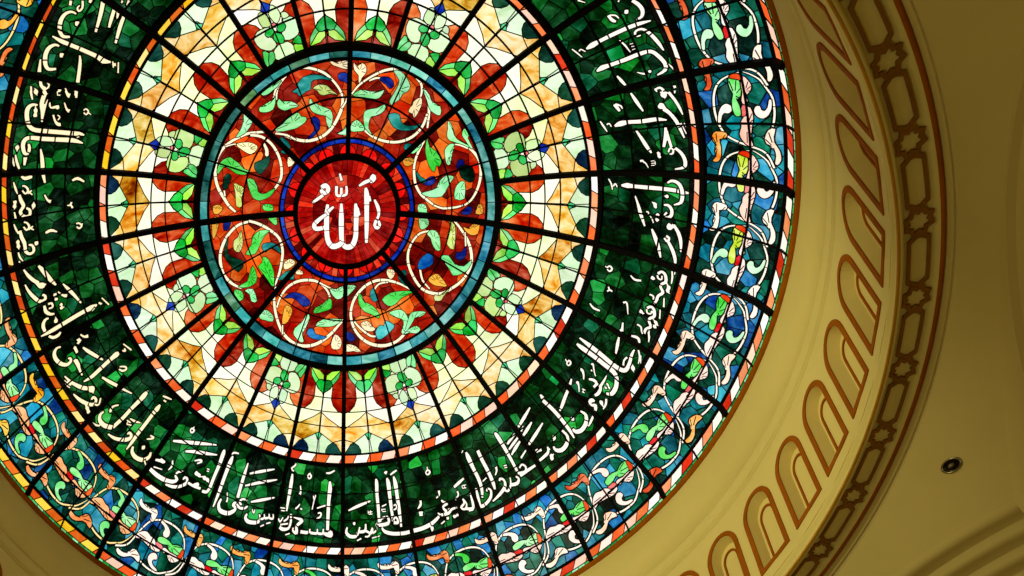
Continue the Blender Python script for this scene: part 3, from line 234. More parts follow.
class Poly:
    def __init__(s, pts, gid, part, c, lead=0.0024, inst=0):
        s.inst = inst; s.pts = pts; s.gid = gid; s.part = part; s.c = c; s.lead = lead
        xs = [p[0] for p in pts]; ys = [p[1] for p in pts]
        s.bb = (min(xs), min(ys), max(xs), max(ys))
    def edges(s):
        n = len(s.pts); return s.pts, [(i, (i+1) % n) for i in range(n)]
    def hit(s, x, y):
        b = s.bb
        if x < b[0] or x > b[2] or y < b[1] or y > b[3]: return None
        w = 0; p = s.pts; n = len(p)
        for i in range(n):
            x0, y0 = p[i]; x1, y1 = p[(i+1) % n]
            if (y0 <= y) != (y1 <= y):
                t = (y-y0)/(y1-y0)
                if x < x0+t*(x1-x0): w += 1 if y1 > y0 else -1
        return s.gid if w else None
class Stroke:
    def __init__(s, pts, gid, part, c, lead=0.0024, grow=0.0, chunk=0.0, k=3, inst=0):
        s.inst = inst
        p = smooth_open(pts, k); p = [(a, b, max(w, 0.002)+grow) for a, b, w in p]
        s.p = p; s.gid = gid; s.part = part; s.c = c; s.lead = lead
        m = max(q[2] for q in p)
        s.bb = (min(q[0] for q in p)-m, min(q[1] for q in p)-m, max(q[0] for q in p)+m, max(q[1] for q in p)+m)
        s.ch = [0]; acc = 0; cc = 0; s.cut = []
        for i in range(1, len(p)):
            acc += math.hypot(p[i][0]-p[i-1][0], p[i][1]-p[i-1][1])
            if chunk and acc > chunk and i < len(p)-1: cc += 1; acc = 0; s.cut.append(i)
            s.ch.append(cc)
    def edges(s):
        L = []; R = []; p = s.p; n = len(p)
        for i in range(n):
            a = p[max(i-1, 0)]; b = p[min(i+1, n-1)]
            tx, ty = b[0]-a[0], b[1]-a[1]; l = math.hypot(tx, ty) or 1
            nx, ny = -ty/l*p[i][2]/2, tx/l*p[i][2]/2
            L.append((p[i][0]+nx, p[i][1]+ny)); R.append((p[i][0]-nx, p[i][1]-ny))
        v = L+R[::-1]; m = len(v)
        e = [(i, (i+1) % m) for i in range(m)]
        for i in s.cut: e.append((i, m-1-i))
        return v, e
    def hit(s, x, y):
        b = s.bb
        if x < b[0] or x > b[2] or y < b[1] or y > b[3]: return None
        p = s.p
        for i in range(len(p)-1):
            ax, ay, aw = p[i]; bx, by, bw = p[i+1]
            dx, dy = bx-ax, by-ay; l2 = dx*dx+dy*dy
            if l2 < 1e-14: continue
            t = ((x-ax)*dx+(y-ay)*dy)/l2
            if t < -0.02 or t > 1.02: continue
            d = abs((x-ax)*dy-(y-ay)*dx)/math.sqrt(l2)
            if d <= (aw+(bw-aw)*t)/2*1.01: return (s.gid, s.ch[i])
        # joints
        for i in range(1, len(p)-1):
            if math.hypot(x-p[i][0], y-p[i][1]) <= p[i][2]/2*0.98: return (s.gid, s.ch[i])
        return None

def voronoi(seeds, box):
    cells = []
    for i, (sx, sy) in enumerate(seeds):
        pg = [(box[0], box[1]), (box[2], box[1]), (box[2], box[3]), (box[0], box[3])]
        near = sorted(range(len(seeds)), key=lambda j: (seeds[j][0]-sx)**2+(seeds[j][1]-sy)**2)[1:22]
        for j in near:
            tx, ty = seeds[j]; mx, my = (sx+tx)/2, (sy+ty)/2; dx, dy = tx-sx, ty-sy
            out = []; n = len(pg)
            for k in range(n):
                a = pg[k]; b = pg[(k+1) % n]
                da = (a[0]-mx)*dx+(a[1]-my)*dy; db = (b[0]-mx)*dx+(b[1]-my)*dy
                if da <= 0: out.append(a)
                if (da < 0 < db) or (db < 0 < da):
                    t = da/(da-db); out.append((a[0]+(b[0]-a[0])*t, a[1]+(b[1]-a[1])*t))
            pg = out
            if not pg: break
        cells.append(pg)
    return cells

PARTS_TRI = 0
STREAK = {'lettering': 0.08, 'vine': 0.15, 'gold_glass': 1.5, 'petal': 0.3, 'leaf': 0.7, 'striped_border': 0.25, 'background_glass': 0.6, 'red_glass': 1.0, 'turquoise_band': 0.7}
def build_panel(root, d0, d1, r0, r1, seeds, seedcols, base_part, layers, base_lead=0.0024, veins=()):
    """cuts a sector of the dome into glass pieces; layers: bottom to top"""
    global PARTS_TRI
    full = d1-d0 >= 359.9
    V = []; E = []
    def put(v, e):
        n = len(V); V.extend([Vector(q[:2]) for q in v]); E.extend([(a+n, b+n) for a, b in e])
    if full:
        b = arc(r1, 0, 360, 4)[:-1]
    else:
        b = arc(r0, d0, d1, 1.5)+arc(r1, d1, d0, 1.5)
    put(b, [(i, (i+1) % len(b)) for i in range(len(b))])
    xs = [q[0] for q in b]; ys = [q[1] for q in b]; mg = 0.004
    box = (min(xs)-mg, min(ys)-mg, max(xs)+mg, max(ys)+mg)
    for c in voronoi(seeds, box):
        if len(c) > 2: put(c, [(i, (i+1) % len(c)) for i in range(len(c))])
    use = []
    for l in layers:
        bb = l.bb
        if bb[0] > box[2] or bb[2] < box[0] or bb[1] > box[3] or bb[3] < box[1]: continue
        use.append(l); put(*l.edges())
    v, e, f, ov, oe, of = delaunay_2d_cdt(V, E, [], 0, 1e-6)
    rev = use[::-1]; ids = []; keep = []
    mid = (d0+d1)/2
    for t in f:
        x = (v[t[0]][0]+v[t[1]][0]+v[t[2]][0])/3; y = (v[t[0]][1]+v[t[1]][1]+v[t[2]][1])/3
        r = math.hypot(x, y)
        if r < r0 or r > r1: continue
        if not full:
            a = math.degrees(math.atan2(x, -y)); a = (a-mid+180) % 360-180
            if abs(a) > (d1-d0)/2: continue
        g = None
        for l in rev:
            g = l.hit(x, y)
            if g is not None: lay = l; break
        if g is None:
            k = min(range(len(seeds)), key=lambda j: (seeds[j][0]-x)**2+(seeds[j][1]-y)**2)
            ids.append(('bg', k)); keep.append((t, (base_part, 0), seedcols[k], base_lead))
        else:
            ids.append(g); keep.append((t, (lay.part, lay.inst), lay.c, lay.lead))
    PARTS_TRI += len(keep)
    parts = {}
    edge = {}
    for (t, part, c, lw), g in zip(keep, ids):
        P = parts.setdefault(part, ({}, [], [], []))
        q = []
        for i in t:
            if i not in P[0]:
                P[0][i] = len(P[1]); P[1].append(on_dome(v[i][0], v[i][1]))
            q.append(P[0][i])
        P[2].append(tuple(q)); P[3].append((*c, STREAK.get(part[0], 0.45)))
        for a, bb in ((t[0], t[1]), (t[1], t[2]), (t[2], t[0])):
            edge.setdefault((min(a, bb), max(a, bb)), []).append((g, lw))
    for part, (_, vs, fs, cs) in parts.items():
        if len(fs) > 1: link(part[0], vs, fs, GLASS, root, False, cs)
    lv = []; lf = []
    def ridge(a, b, w):
        dx, dy = b[0]-a[0], b[1]-a[1]; l = math.hypot(dx, dy)
        if l < 1e-5: return
        ex, ey = dx/l*w*0.3, dy/l*w*0.3; px, py = -dy/l*w/2, dx/l*w/2
        n = len(lv)
        for q in ((a[0]-ex, a[1]-ey), (b[0]+ex, b[1]+ey)):
            lv.append(on_dome(q[0]+px, q[1]+py, 0.0004)); lv.append(on_dome(q[0], q[1], 0.0022)); lv.append(on_dome(q[0]-px, q[1]-py, 0.0004))
        lf.extend([(n, n+1, n+4, n+3), (n+1, n+2, n+5, n+4)])
    for (a, bb), g in edge.items():
        if len(g) == 2 and g[0][0] != g[1][0]:
            ridge(v[a], v[bb], max(g[0][1], g[1][1]))
    for vn in veins:
        a, bb, w = vn
        mx, my = (a[0]+bb[0])/2, (a[1]+bb[1])/2
        r = math.hypot(mx, my)
        if r0 < r < r1:
            ang = math.degrees(math.atan2(mx, -my)); ang = (ang-mid+180) % 360-180
            if full or abs(ang) < (d1-d0)/2: ridge(a, bb, w)
    link('leading', lv, lf, LEAD, root)

def jit(c, a=0.12):
    k = 1+rnd.uniform(-a, a)
    return tuple(max(0, min(255, x*k*(1+rnd.uniform(-a, a)*0.4))) for x in c)
def pick(pal):
    return srgb(jit(rnd.choice(pal)))
def sector_seeds(d0, d1, r0, r1, size, jitter=0.38):
    out = []; r = r0-size*0.5; row = 0
    while r < r1+size:
        rr = max(r, 0.01); step = math.degrees(size*1.05/rr)
        n = max(2, int((d1-d0)/step)+1); st = (d1-d0)/n
        for i in range(-1, n+1):
            a = d0+(i+0.5+0.5*(row % 2))*st + rnd.uniform(-jitter, jitter)*st
            out.append(pol(a, rr+rnd.uniform(-jitter, jitter)*size))
        r += size*0.95; row += 1
    return out
def cell(d0, d1, r0, r1, shear=0.0):
    a = [pol(d0+(d1-d0)*i/3, r0) for i in range(4)]
    b = [pol(d1+shear+(d0-d1)*i/3, r1) for i in range(4)]
    return a+b
def veins_of(pts, w=0.0014, n=6):
    """short painted hatch lines across a leaf, from its outline towards its middle"""
    out = []
    cx = sum(p[0] for p in pts)/len(pts); cy = sum(p[1] for p in pts)/len(pts)
    m = len(pts); st = max(1, m//(n+2))
    for i in range(0, m//2, st):
        a = pts[i]; q = (a[0]+(cx-a[0])*0.15, a[1]+(cy-a[1])*0.15)
        b = (a[0]+(cx-a[0])*0.72, a[1]+(cy-a[1])*0.72)
        out.append((q, b, w))
    return out

def clock(deg):
    h = (6-deg/30) % 12
    names = ['twelve', 'one', 'two', 'three', 'four', 'five', 'six', 'seven', 'eight', 'nine', 'ten', 'eleven']
    fl = int(math.floor(h+1e-6)); fr = h-fl
    if fr < 0.1: return names[fl % 12]+' o\'clock'
    if fr < 0.4: return 'quarter past '+names[fl % 12]
    if fr < 0.6: return 'half past '+names[fl % 12]
    return 'quarter to '+names[(fl+1) % 12]
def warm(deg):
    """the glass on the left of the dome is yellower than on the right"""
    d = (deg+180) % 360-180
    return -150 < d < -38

def flat3(a, s=1e-4): return [(a[i]*s, a[i+1]*s, a[i+2]*s) for i in range(0, len(a), 3)]
def flat2(a, s=1e-4): return [(a[i]*s, a[i+1]*s) for i in range(0, len(a), 2)]

# --- central medallion
root = thing('medallion_panel', 'round red glass panel with the white calligraphic Name at the centre of the dome', 'stained glass panel')
reds = [(135, 8, 6), (165, 14, 10), (105, 6, 6), (180, 26, 16), (150, 12, 8), (196, 60, 36)]
lay = []
for i in range(56):
    a0 = i*360/56; a1 = (i+1)*360/56
    lay.append(Poly([pol(a0, 0.092), pol((a0+a1)/2, 0.092), pol(a1, 0.092), pol(a1, 0.15), pol(a0, 0.15)], ('ray', i), 'background_glass', pick(reds), 0.0011))
for i in range(16):
    lay.append(Poly([pol(i*22.5, 0.062), pol(i*22.5+11, 0.062), pol(i*22.5+22.5, 0.062), pol(i*22.5+22.5, 0.092), pol(i*22.5+11, 0.092), pol(i*22.5, 0.092)], ('rb', i), 'background_glass', pick(reds+[(215, 50, 30)]), 0.0014))
for i, s in enumerate(NAME_LETTERS):
    lay.append(Stroke(flat3(s), 'L', 'lettering', srgb((255, 244, 236)), 0.0018, 0.0034, 0.032))
sd = sector_seeds(0, 360, 0.01, 0.07, 0.024)
build_panel(root, 0, 360, 0, 0.137, sd, [pick(reds+[(225, 60, 35), (200, 20, 14)]) for _ in sd], 'background_glass', lay, 0.0013)

# --- ring of red scroll panels
OC = {'g': (150, 235, 165), 'G': (70, 205, 75), 'T': (20, 115, 110), 'y': (180, 205, 105), 'B': (14, 30, 120), 'U': (20, 95, 165),
      'C': (250, 228, 180), 'Y': (225, 165, 60), 'K': (8, 52, 38), 'c': (60, 185, 190)}
OP = {'g': 'leaf', 'G': 'leaf', 'T': 'leaf', 'y': 'leaf', 'B': 'leaf', 'U': 'leaf', 'C': 'petal', 'Y': 'petal', 'K': 'leaf', 'c': 'leaf'}
oct_layers = []; oct_veins = []
for i, (k, a) in enumerate(OCTANTS):
    if k == 'S':
        oct_layers.append(Stroke(flat3(a), ('V', i), 'vine', srgb((255, 240, 205)), 0.0019, 0.0006, 0.036))
for i, (k, a) in enumerate(OCTANTS):
    if k != 'S':
        pts = inflate(smooth_closed(flat2(a)), 0.0016); oct_layers.append(Poly(pts, ('lf', i), OP[k], srgb(jit(OC[k], 0.08)), 0.0018, i+1))
        if k in 'gGyCY': oct_veins += veins_of(pts)
SC = [(140, 20, 6), (175, 38, 8), (205, 66, 14), (100, 8, 4), (70, 6, 3), (220, 96, 26), (160, 26, 8), (120, 12, 5), (195, 52, 12)]
for k in range(8):
    d0 = 45*k; d1 = d0+45; c = d0+22.5; cc = ((c+180) % 360)-180
    root = thing('scroll_panel', 'red scroll panel beside the medallion with a coiled vine, at '+clock(c), 'stained glass panel', 'red scroll panels around the medallion')
    lay = []
    for j in range(4):           # blue band
        lay.append(Poly(cell(d0+j*11.25, d0+(j+1)*11.25, 0.1705, 0.1815), ('bl', j), 'blue_band', srgb(jit((14, 42, 150), 0.15)), 0.0028))
    for j in range(9):           # inner ring of dark red, then bright half discs
        lay.append(Poly(cell(d0+(j-0.5)*5.625, d0+(j+0.5)*5.625, 0.13, 0.1705), ('dr', j), 'inner_ring_glass', pick([(120, 12, 8), (160, 24, 12), (200, 60, 30), (90, 6, 5)]), 0.0016))
    for j in range(-1, 4):
        a = d0+j*22.5
        pts = [pol(a+8.2*math.cos(t), 0.143+0.0245*math.sin(t)) for t in [math.pi*q/8 for q in range(9)]]
        lay.append(Poly(pts, ('hd', j), 'half_disc', srgb(jit((225, 20, 14), 0.12)), 0.002, j+9))
    lay += oct_layers
    tq = [(70, 160, 160), (50, 132, 140), (130, 196, 182), (36, 110, 130), (96, 172, 160)]
    if cc > -160 and cc < -60: tq = [(60, 110, 80), (100, 140, 90), (25, 80, 75), (60, 150, 150)]
    for j in range(6):
        lay.append(Poly(cell(d0+j*7.5, d0+(j+1)*7.5, 0.3735, 0.396), ('tq', j), 'turquoise_band', srgb(jit(rnd.choice(tq))), 0.0022))
    sd = sector_seeds(d0, d1, 0.18, 0.375, 0.046)
    build_panel(root, d0, d1, 0.143, 0.396, sd, [pick(SC) for _ in sd], 'background_glass', lay, 0.0018, oct_veins)
    gb = MB()
    box_ribbon(gb, ray(c, 0.143, 0.396), 0.0034, 0.003); box_ribbon(gb, arc(0.282, d0, d1), 0.0034, 0.003)
    box_ribbon(gb, arc(0.184, d0, d1), 0.003, 0.003); box_ribbon(gb, arc(0.3705, d0, d1), 0.0045, 0.003)
    gb.build('glazing_bars', IRON, root)

# --- ring of cream panels with leaves or flowers
def mirror(polys):
    out = []
    for k, a in polys:
        out.append((k, a)); out.append((k, [(-a[i] if i % 2 == 0 else a[i]) for i in range(len(a))]))
    return out
def pol_poly(a, c):
    return [pol(c+a[i]/100, a[i+1]/1e4) for i in range(0, len(a), 2)]
CC = {'D': (10, 48, 36), 'k': (206, 236, 196), 'x': (64, 190, 122), 'o': (226, 172, 84), 'q': (240, 204, 134), 'w': (255, 250, 226), 'r': (190, 52, 14),
      'G': (30, 165, 62), 'g': (100, 208, 118), 'h': (158, 222, 84), 'p': (226, 244, 204), 'b': (18, 48, 160)}
CP = {'D': 'half_disc', 'k': 'background_glass', 'x': 'diamond', 'o': 'gold_glass', 'q': 'gold_glass', 'w': 'background_glass', 'r': 'red_glass',
      'G': 'leaf', 'g': 'leaf', 'h': 'leaf', 'p': 'petal', 'b': 'diamond'}
def stripes(lay, d0, d1, r0, r1, n, shear, wa, gid='st'):
    for j in range(-1, n+1):
        a = d0+(d1-d0)*j/n; b = d0+(d1-d0)*(j+1)/n
        orange = j % 2 == (0 if n % 2 == 0 else 0)
        if wa: c = rnd.choice([(205, 72, 18), (215, 92, 22)]) if orange else rnd.choice([(240, 190, 30), (245, 200, 60), (250, 215, 130)])
        else: c = rnd.choice([(232, 100, 44), (238, 122, 66), (205, 50, 24), (232, 92, 38), (240, 140, 90)]) if orange else rnd.choice([(255, 238, 224), (250, 205, 180), (255, 244, 232)])
        lay.append(Poly(cell(a, b, r0, r1, shear), (gid, j), 'striped_border', srgb(jit(c, 0.06)), 0.0024))
for k in range(24):
    d0 = 15*k; d1 = d0+15; c = d0+7.5; flower = k % 3 == 1
    if flower: lab = 'cream glass panel with a pale flower and blue diamond, at '
    else: lab = 'cream and gold glass panel with paired green leaves, at '
    root = thing('floral_panel', lab+clock(c), 'stained glass panel', 'cream floral panels of the middle ring')
    lay = []
    src = mirror(LEAF_HALF)
    deepred = rnd.random() < 0.6
    for j, (q, a) in enumerate(src):
        if flower and q in 'Ggh': continue
        cb = CC[q]
        if q == 'r': cb = rnd.choice([(175, 40, 10), (205, 75, 24), (140, 24, 8), (190, 56, 18)]) if j < 16 else (120, 16, 8)
        if q == 'D': cb = rnd.choice([(10, 48, 36), (8, 34, 60), (14, 56, 34), (20, 70, 60)])
        if q == 'w': cb = rnd.choice([(255, 250, 226), (255, 250, 226), (240, 245, 190), (232, 244, 200)])
        if q == 'o': cb = rnd.choice([(232, 186, 100), (222, 168, 78), (242, 206, 134), (210, 164, 60)])
        if q in 'Ggh': cb = jit(cb, 0.16)
        pts = pol_poly(a, c)
        inst = {'D': 1+j % 2, 'G': 3+j % 2, 'g': 3+j % 2, 'h': 3+j % 2, 'r': 5+j % 2+2*(j > 16), 'x': 1}.get(q, 0)
        lay.append(Poly(pts, ('c', j), CP[q], srgb(jit(cb, 0.05)), 0.0024, inst))
    if flower:
        for j, (q, a) in enumerate(FLOWER):
            pts = pol_poly(a, c)
            if q != 'b': pts = smooth_closed(pts)
            cb = CC[q]
            if q == 'p': cb = rnd.choice([(196, 226, 172), (210, 236, 190), (186, 214, 136), (200, 232, 186)])
            if q == 'r': cb = (225, 110, 110)
            lay.append(Poly(pts, ('f', j), 'flower_heart' if q == 'r' else CP[q], srgb(jit(cb, 0.06)), 0.0024, 20+j))
    wa = -160 < ((c+180) % 360-180) < -112
    stripes(lay, d0, d1, 0.6225, 0.645, 4, -1.2, wa)
    sd = sector_seeds(d0, d1, 0.41, 0.62, 0.1)
    build_panel(root, d0, d1, 0.405, 0.6435, sd, [srgb(jit((170, 60, 20) if math.hypot(*q) < 0.46 else (245, 240, 205), 0.05)) for q in sd], 'background_glass', lay, 0.0022)
    gb = MB()
    box_ribbon(gb, ray(c, 0.405, 0.6435), 0.0028, 0.003)
    for r in (0.481, 0.516, 0.553): box_ribbon(gb, arc(r, d0, d1), 0.0026, 0.003)
    box_ribbon(gb, arc(0.6215, d0, d1), 0.005, 0.004)
    gb.build('glazing_bars', IRON, root)

# --- ring of green calligraphy panels
GR = [(2, 20, 7)]*5+[(3, 34, 10)]*6+[(5, 52, 16)]*5+[(8, 72, 22)]*3+[(14, 102, 36)]*2+[(6, 72, 40)]*2+[(24, 140, 50)]+[(2, 12, 5)]*3
def dot_caps(p):
    # short fat strokes (dots, pen heads) get rounded ends
    if len(p) == 2:
        (ax, ay, aw), (bx, by, bw) = p; l = math.hypot(bx-ax, by-ay)
        if l < 1.1*max(aw, bw) and min(aw, bw) > 0.45*max(aw, bw):
            ux, uy = (bx-ax)/l, (by-ay)/l
            return [(ax-ux*aw*0.36, ay-uy*aw*0.36, aw*0.5), (ax, ay, aw), (bx, by, bw), (bx+ux*bw*0.36, by+uy*bw*0.36, bw*0.5)]
    return p
letters = [dot_caps(flat3(a)) for a in LETTERS]
for k in range(24):
    d0 = 15*k; d1 = d0+15; c = d0+7.5; cc = (c+180) % 360-180
    root = thing('calligraphy_panel', 'dark green glass panel of the white inscription ring, at '+clock(c), 'stained glass panel', 'green calligraphy panels')
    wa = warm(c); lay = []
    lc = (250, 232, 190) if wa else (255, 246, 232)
    for i, s in enumerate(letters):
        mw = max(q[2] for q in s)
        lay.append(Stroke(s, 'L', 'lettering', srgb(lc), 0.0030 if mw > 0.006 else 0.0022, 0.0029 if mw > 0.006 else 0.0016, 0.05 if mw > 0.006 else 0.0))
    lay.append(Poly(cell(d0-1, d1+1, 0.8275, 0.8345), 'gap', 'border_lead', srgb((8, 6, 5)), 0.001))
    stripes(lay, d0, d1, 0.8345, 0.852, 6, -1.1, wa)
    sd = sector_seeds(d0, d1, 0.65, 0.83, 0.034, 0.45)
    bright = [(40, 170, 56), (26, 150, 80), (36, 150, 54)]
    cols = [pick(GR) if rnd.random() > (0.04 if abs(cc) < 60 else 0.008) else pick(bright) for _ in sd]
    build_panel(root, d0, d1, 0.647, 0.852, sd, cols, 'background_glass', lay, 0.0022)
    gb = MB()
    box_ribbon(gb, ray(c, 0.647, 0.852), 0.0030, 0.003)
    for r in (0.716, 0.776): box_ribbon(gb, arc(r, d0, d1), 0.0028, 0.003)
    gb.build('glazing_bars', IRON, root)

# --- outer ring of blue scroll panels
BL = [(10, 100, 104), (18, 124, 140), (16, 66, 130), (34, 112, 178), (6, 56, 42), (8, 74, 54), (5, 24, 18), (44, 150, 180), (10, 92, 72), (14, 84, 100), (5, 40, 30), (14, 112, 90), (4, 30, 24), (60, 140, 170)]
for k in range(24):
    d0 = 15*k; d1 = d0+15; c = d0+7.5; wa = warm(c)
    root = thing('blue_scroll_panel', 'blue and teal glass panel with pale vine scrolls, at '+clock(c), 'stained glass panel', 'blue scroll panels of the outer ring')
    lay = []; vn = []
    for u in range(36):
        uc = 5+10*u; dd = (uc-c+180) % 360-180
        if abs(dd) > 17: continue
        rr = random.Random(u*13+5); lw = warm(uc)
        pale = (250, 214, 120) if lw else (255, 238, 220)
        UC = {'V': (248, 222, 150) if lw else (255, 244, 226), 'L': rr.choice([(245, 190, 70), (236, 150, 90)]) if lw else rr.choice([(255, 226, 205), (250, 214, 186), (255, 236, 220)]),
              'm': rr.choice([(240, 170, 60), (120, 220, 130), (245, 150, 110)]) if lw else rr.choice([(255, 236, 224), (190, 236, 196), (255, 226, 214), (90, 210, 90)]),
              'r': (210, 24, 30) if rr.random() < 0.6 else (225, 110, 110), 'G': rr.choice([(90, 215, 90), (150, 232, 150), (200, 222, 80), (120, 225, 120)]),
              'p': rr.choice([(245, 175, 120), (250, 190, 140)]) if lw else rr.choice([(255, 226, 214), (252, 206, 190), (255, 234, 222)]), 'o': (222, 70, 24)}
        for i, (q, a) in enumerate(UNIT):
            if q == 'V':
                lay.append(Stroke(rot2(flat3(a), uc), ('V', u, i), 'vine', srgb(UC[q]), 0.0019, 0.0003, 0.04))
        for i, (q, a) in enumerate(UNIT):
            if q == 'V': continue
            pts = inflate(smooth_closed(rot2(flat2(a), uc)), 0.0016)
            cb = UC[q]
            if q == 'L' and rr.random() < 0.18: cb = rr.choice([(225, 110, 50), (240, 165, 80), (210, 80, 40)])
            lay.append(Poly(pts, ('u', u, i), {'L': 'leaf', 'm': 'leaf', 'G': 'leaf', 'r': 'flower', 'p': 'flower', 'o': 'flower'}[q], srgb(cb), 0.0019, u*20+(i if q in 'LmG' else 15)))
            if q in 'LGp': vn += veins_of(pts, 0.0015, 7)
    stripes(lay, d0, d1, 0.9725, 0.992, 6, -1.0, wa)
    for j in range(12):
        lay.append(Poly(cell(d0+j*1.25, d0+(j+1)*1.25, 0.992, 1.002), ('gs', j), 'green_edge', srgb(jit(rnd.choice([(40, 170, 80), (120, 215, 150), (20, 130, 60)]))), 0.002))
    sd = sector_seeds(d0, d1, 0.86, 0.975, 0.034, 0.4)
    build_panel(root, d0, d1, 0.852, 1.0, sd, [pick(BL) for _ in sd], 'background_glass', lay, 0.0022, vn)
    gb = MB()
    box_ribbon(gb, ray(c, 0.852, 1.0), 0.0036, 0.004)
    box_ribbon(gb, arc(0.924, d0, d1), 0.0024, 0.003)
    box_ribbon(gb, arc(0.971, d0, d1), 0.0040, 0.004)
    gb.build('glazing_bars', IRON, root)

# ------------------------------------------------------------------ iron frame
fr = thing('dome_frame', 'black iron armature of radiating ribs and concentric rings that carries the coloured glass', 'frame')
for r, w, d in ((0.1405, 0.0125, 0.012), (0.4025, 0.0150, 0.011), (0.6475, 0.0105, 0.012), (0.8545, 0.0085, 0.012)):
    mb = MB(); box_ribbon(mb, arc(r, 0, 360, 1.5)[:-1], w, d, 0.0015, True); mb.build('ring', IRON, fr)
for k in range(24):
    a = 15*k; r0 = 0.1405 if k % 3 == 0 else 0.4025
    mb = MB()
    n0 = 0.012 if k % 3 == 0 else 0.0105
    box_ribbon(mb, ray(a, r0, 1.0, 22), 0.0125 if k % 3 == 0 else 0.0112, 0.011, 0.0008)
    mb.build('rib', IRON, fr)

# ------------------------------------------------------------------ room shell
def torus_prof(r, h, a, n=10, b=None):
    b = b or a
    return [(r+a*math.cos(2*math.pi*i/n), h+b*math.sin(2*math.pi*i/n)) for i in range(n)]
t1 = revolve('trim_1', torus_prof(1.003, 2.531, 0.0085, 12), BROWN, close=True)
structure(t1, 'brown painted moulding around the edge of the stained glass')
revolve('inner_bead', torus_prof(0.9965, 2.534, 0.0035, 8), BROWN, t1, close=True)
d = revolve('wall_drum', [(1.020, 2.548), (1.010, 2.540), (1.002, 2.52), (0.9995, 2.49), (0.9985, 2.43), (0.999, 2.343), (1.005, 2.3415), (1.005, 2.3385), (0.9975, 2.337), (1.0, 2.328), (1.0, 2.304), (0.9975, 2.299), (0.9975, 2.296), (1.005, 2.2945), (1.005, 2.2915), (0.998, 2.290), (0.998, 2.286),
            (1.006, 2.2845), (1.006, 2.2805), (0.9985, 2.279), (1.0, 2.272)], PLASTER)
structure(d, 'cream plaster drum wall with arched niches below the glass dome')
# niche cells
AC = 4.82; HB = 1.997; HS = 2.168; HT = 0.069
def arch(hw, base, spring, rise, n=14):
    p = [(-hw, base), (-hw, (base+spring)/2), (-hw, spring)]
    p += [(-hw*math.cos(math.pi*i/n), spring+rise*math.sin(math.pi*i/n)) for i in range(1, n)]
    p += [(hw, spring), (hw, (base+spring)/2), (hw, base), (hw*0.33, base), (-hw*0.33, base)]
    return [(x+0.05*(y-1.997), y) for x, y in p]
def deg(u, c): return c+math.degrees(u)
OUT = arch(0.0515, HB, HS, HT); INN = arch(0.0392, HB+0.012, HS, HT-0.0115)
REC = arch(0.0320, HB+0.013, HS, HT-0.020)
IA = arch(0.0240, HB+0.013, HS-0.008, 0.036); IB = arch(0.0190, HB+0.018, HS-0.008, 0.030)
cw = math.radians(3.75)
outer = [(-cw+2*cw*i/8, 1.965) for i in range(9)]+[(cw, 2.03), (cw, 2.1), (cw, 2.17), (cw, 2.22)]+[(cw-2*cw*i/8, 2.272) for i in range(9)]+[(-cw, 2.22), (-cw, 2.17), (-cw, 2.1), (-cw, 2.03)]
loops = [outer, INN]
tris = tessellate_polygon([[Vector((x, y, 0)) for x, y in l] for l in loops])
allp = outer+INN
rec_tris = tessellate_polygon([[Vector((x, y, 0)) for x, y in REC]])
wv = []; wf = []; rv = []; rf = []
for k in range(48):
    c = AC+7.5*k
    n = len(wv); wv += [cyl(deg(x, c), 1.0, y) for x, y in allp]; wf += [tuple(i+n for i in t) for t in tris]
    n = len(wv); wv += [cyl(deg(x, c), 1.0, y) for x, y in INN]+[cyl(deg(x, c), 1.024, y) for x, y in REC]
    m = len(INN); wf += [(n+i, n+(i+1) % m, n+m+(i+1) % m, n+m+i) for i in range(m)]
    n = len(wv); wv += [cyl(deg(x, c), 1.024, y) for x, y in REC]; wf += [tuple(i+n for i in t) for t in rec_tris]
link('niche_wall', wv, wf, PLASTER, d)
def frame_mesh(A, B, c, rw, rf_):
    v = []; m = len(A)
    for L, r in ((A, rw), (A, rf_), (B, rf_), (B, rw)): v += [cyl(deg(x, c), r, y) for x, y in L]
    f = []
    for q in range(3):
        for i in range(m):
            j = (i+1) % m; f.append((q*m+i, q*m+j, (q+1)*m+j, (q+1)*m+i))
    return v, f
for k in range(48):
    c = AC+7.5*k
    v, f = frame_mesh(OUT, INN, c, 1.0015, 0.9975); o = link('arch_moulding', v, f, BROWN, d)
    v, f = frame_mesh(IA, IB, c, 1.0245, 1.0205); link('inner_arch_moulding', v, f, BROWN, o)

t2 = revolve('trim_2', [(1.0, 1.966), (0.9985, 1.963), (0.9985, 1.955), (1.003, 1.950), (1.003, 1.944), (0.9995, 1.941), (0.9985, 1.936), (0.9990, 1.9335), (1.001, 1.9325)], PLASTER)
structure(t2, 'stepped plaster moulding below the arched niches')
t3 = revolve('trim_3', torus_prof(1.0005, 1.929, 0.0034, 10), GILT, close=True); structure(t3, 'thin gilded bead at the foot of the drum wall')
t4 = revolve('trim_4', [(1.0015, 1.9265), (1.006, 1.9255), (1.009, 1.931), (1.0125, 1.936), (1.056, 1.9375), (1.062, 1.934), (1.0655, 1.927)], PLASTER)
structure(t4, 'plaster soffit band decorated with stars and long bars')
t5 = revolve('trim_5', [(1.0655, 1.927), (1.0685, 1.9250), (1.0725, 1.9250), (1.0745, 1.928)], BROWN); structure(t5, 'dark brown line around the star band')
t6 = revolve('trim_6', [(1.0745, 1.928), (1.0765, 1.921), (1.0785, 1.914), (1.081, 1.912), (1.0825, 1.915), (1.0845, 1.913), (1.0865, 1.9045), (1.0895, 1.93)], OLIVE); structure(t6, 'plaster bead where the dome ring meets the vault')
SP = 1.84; ZS = 1.9365
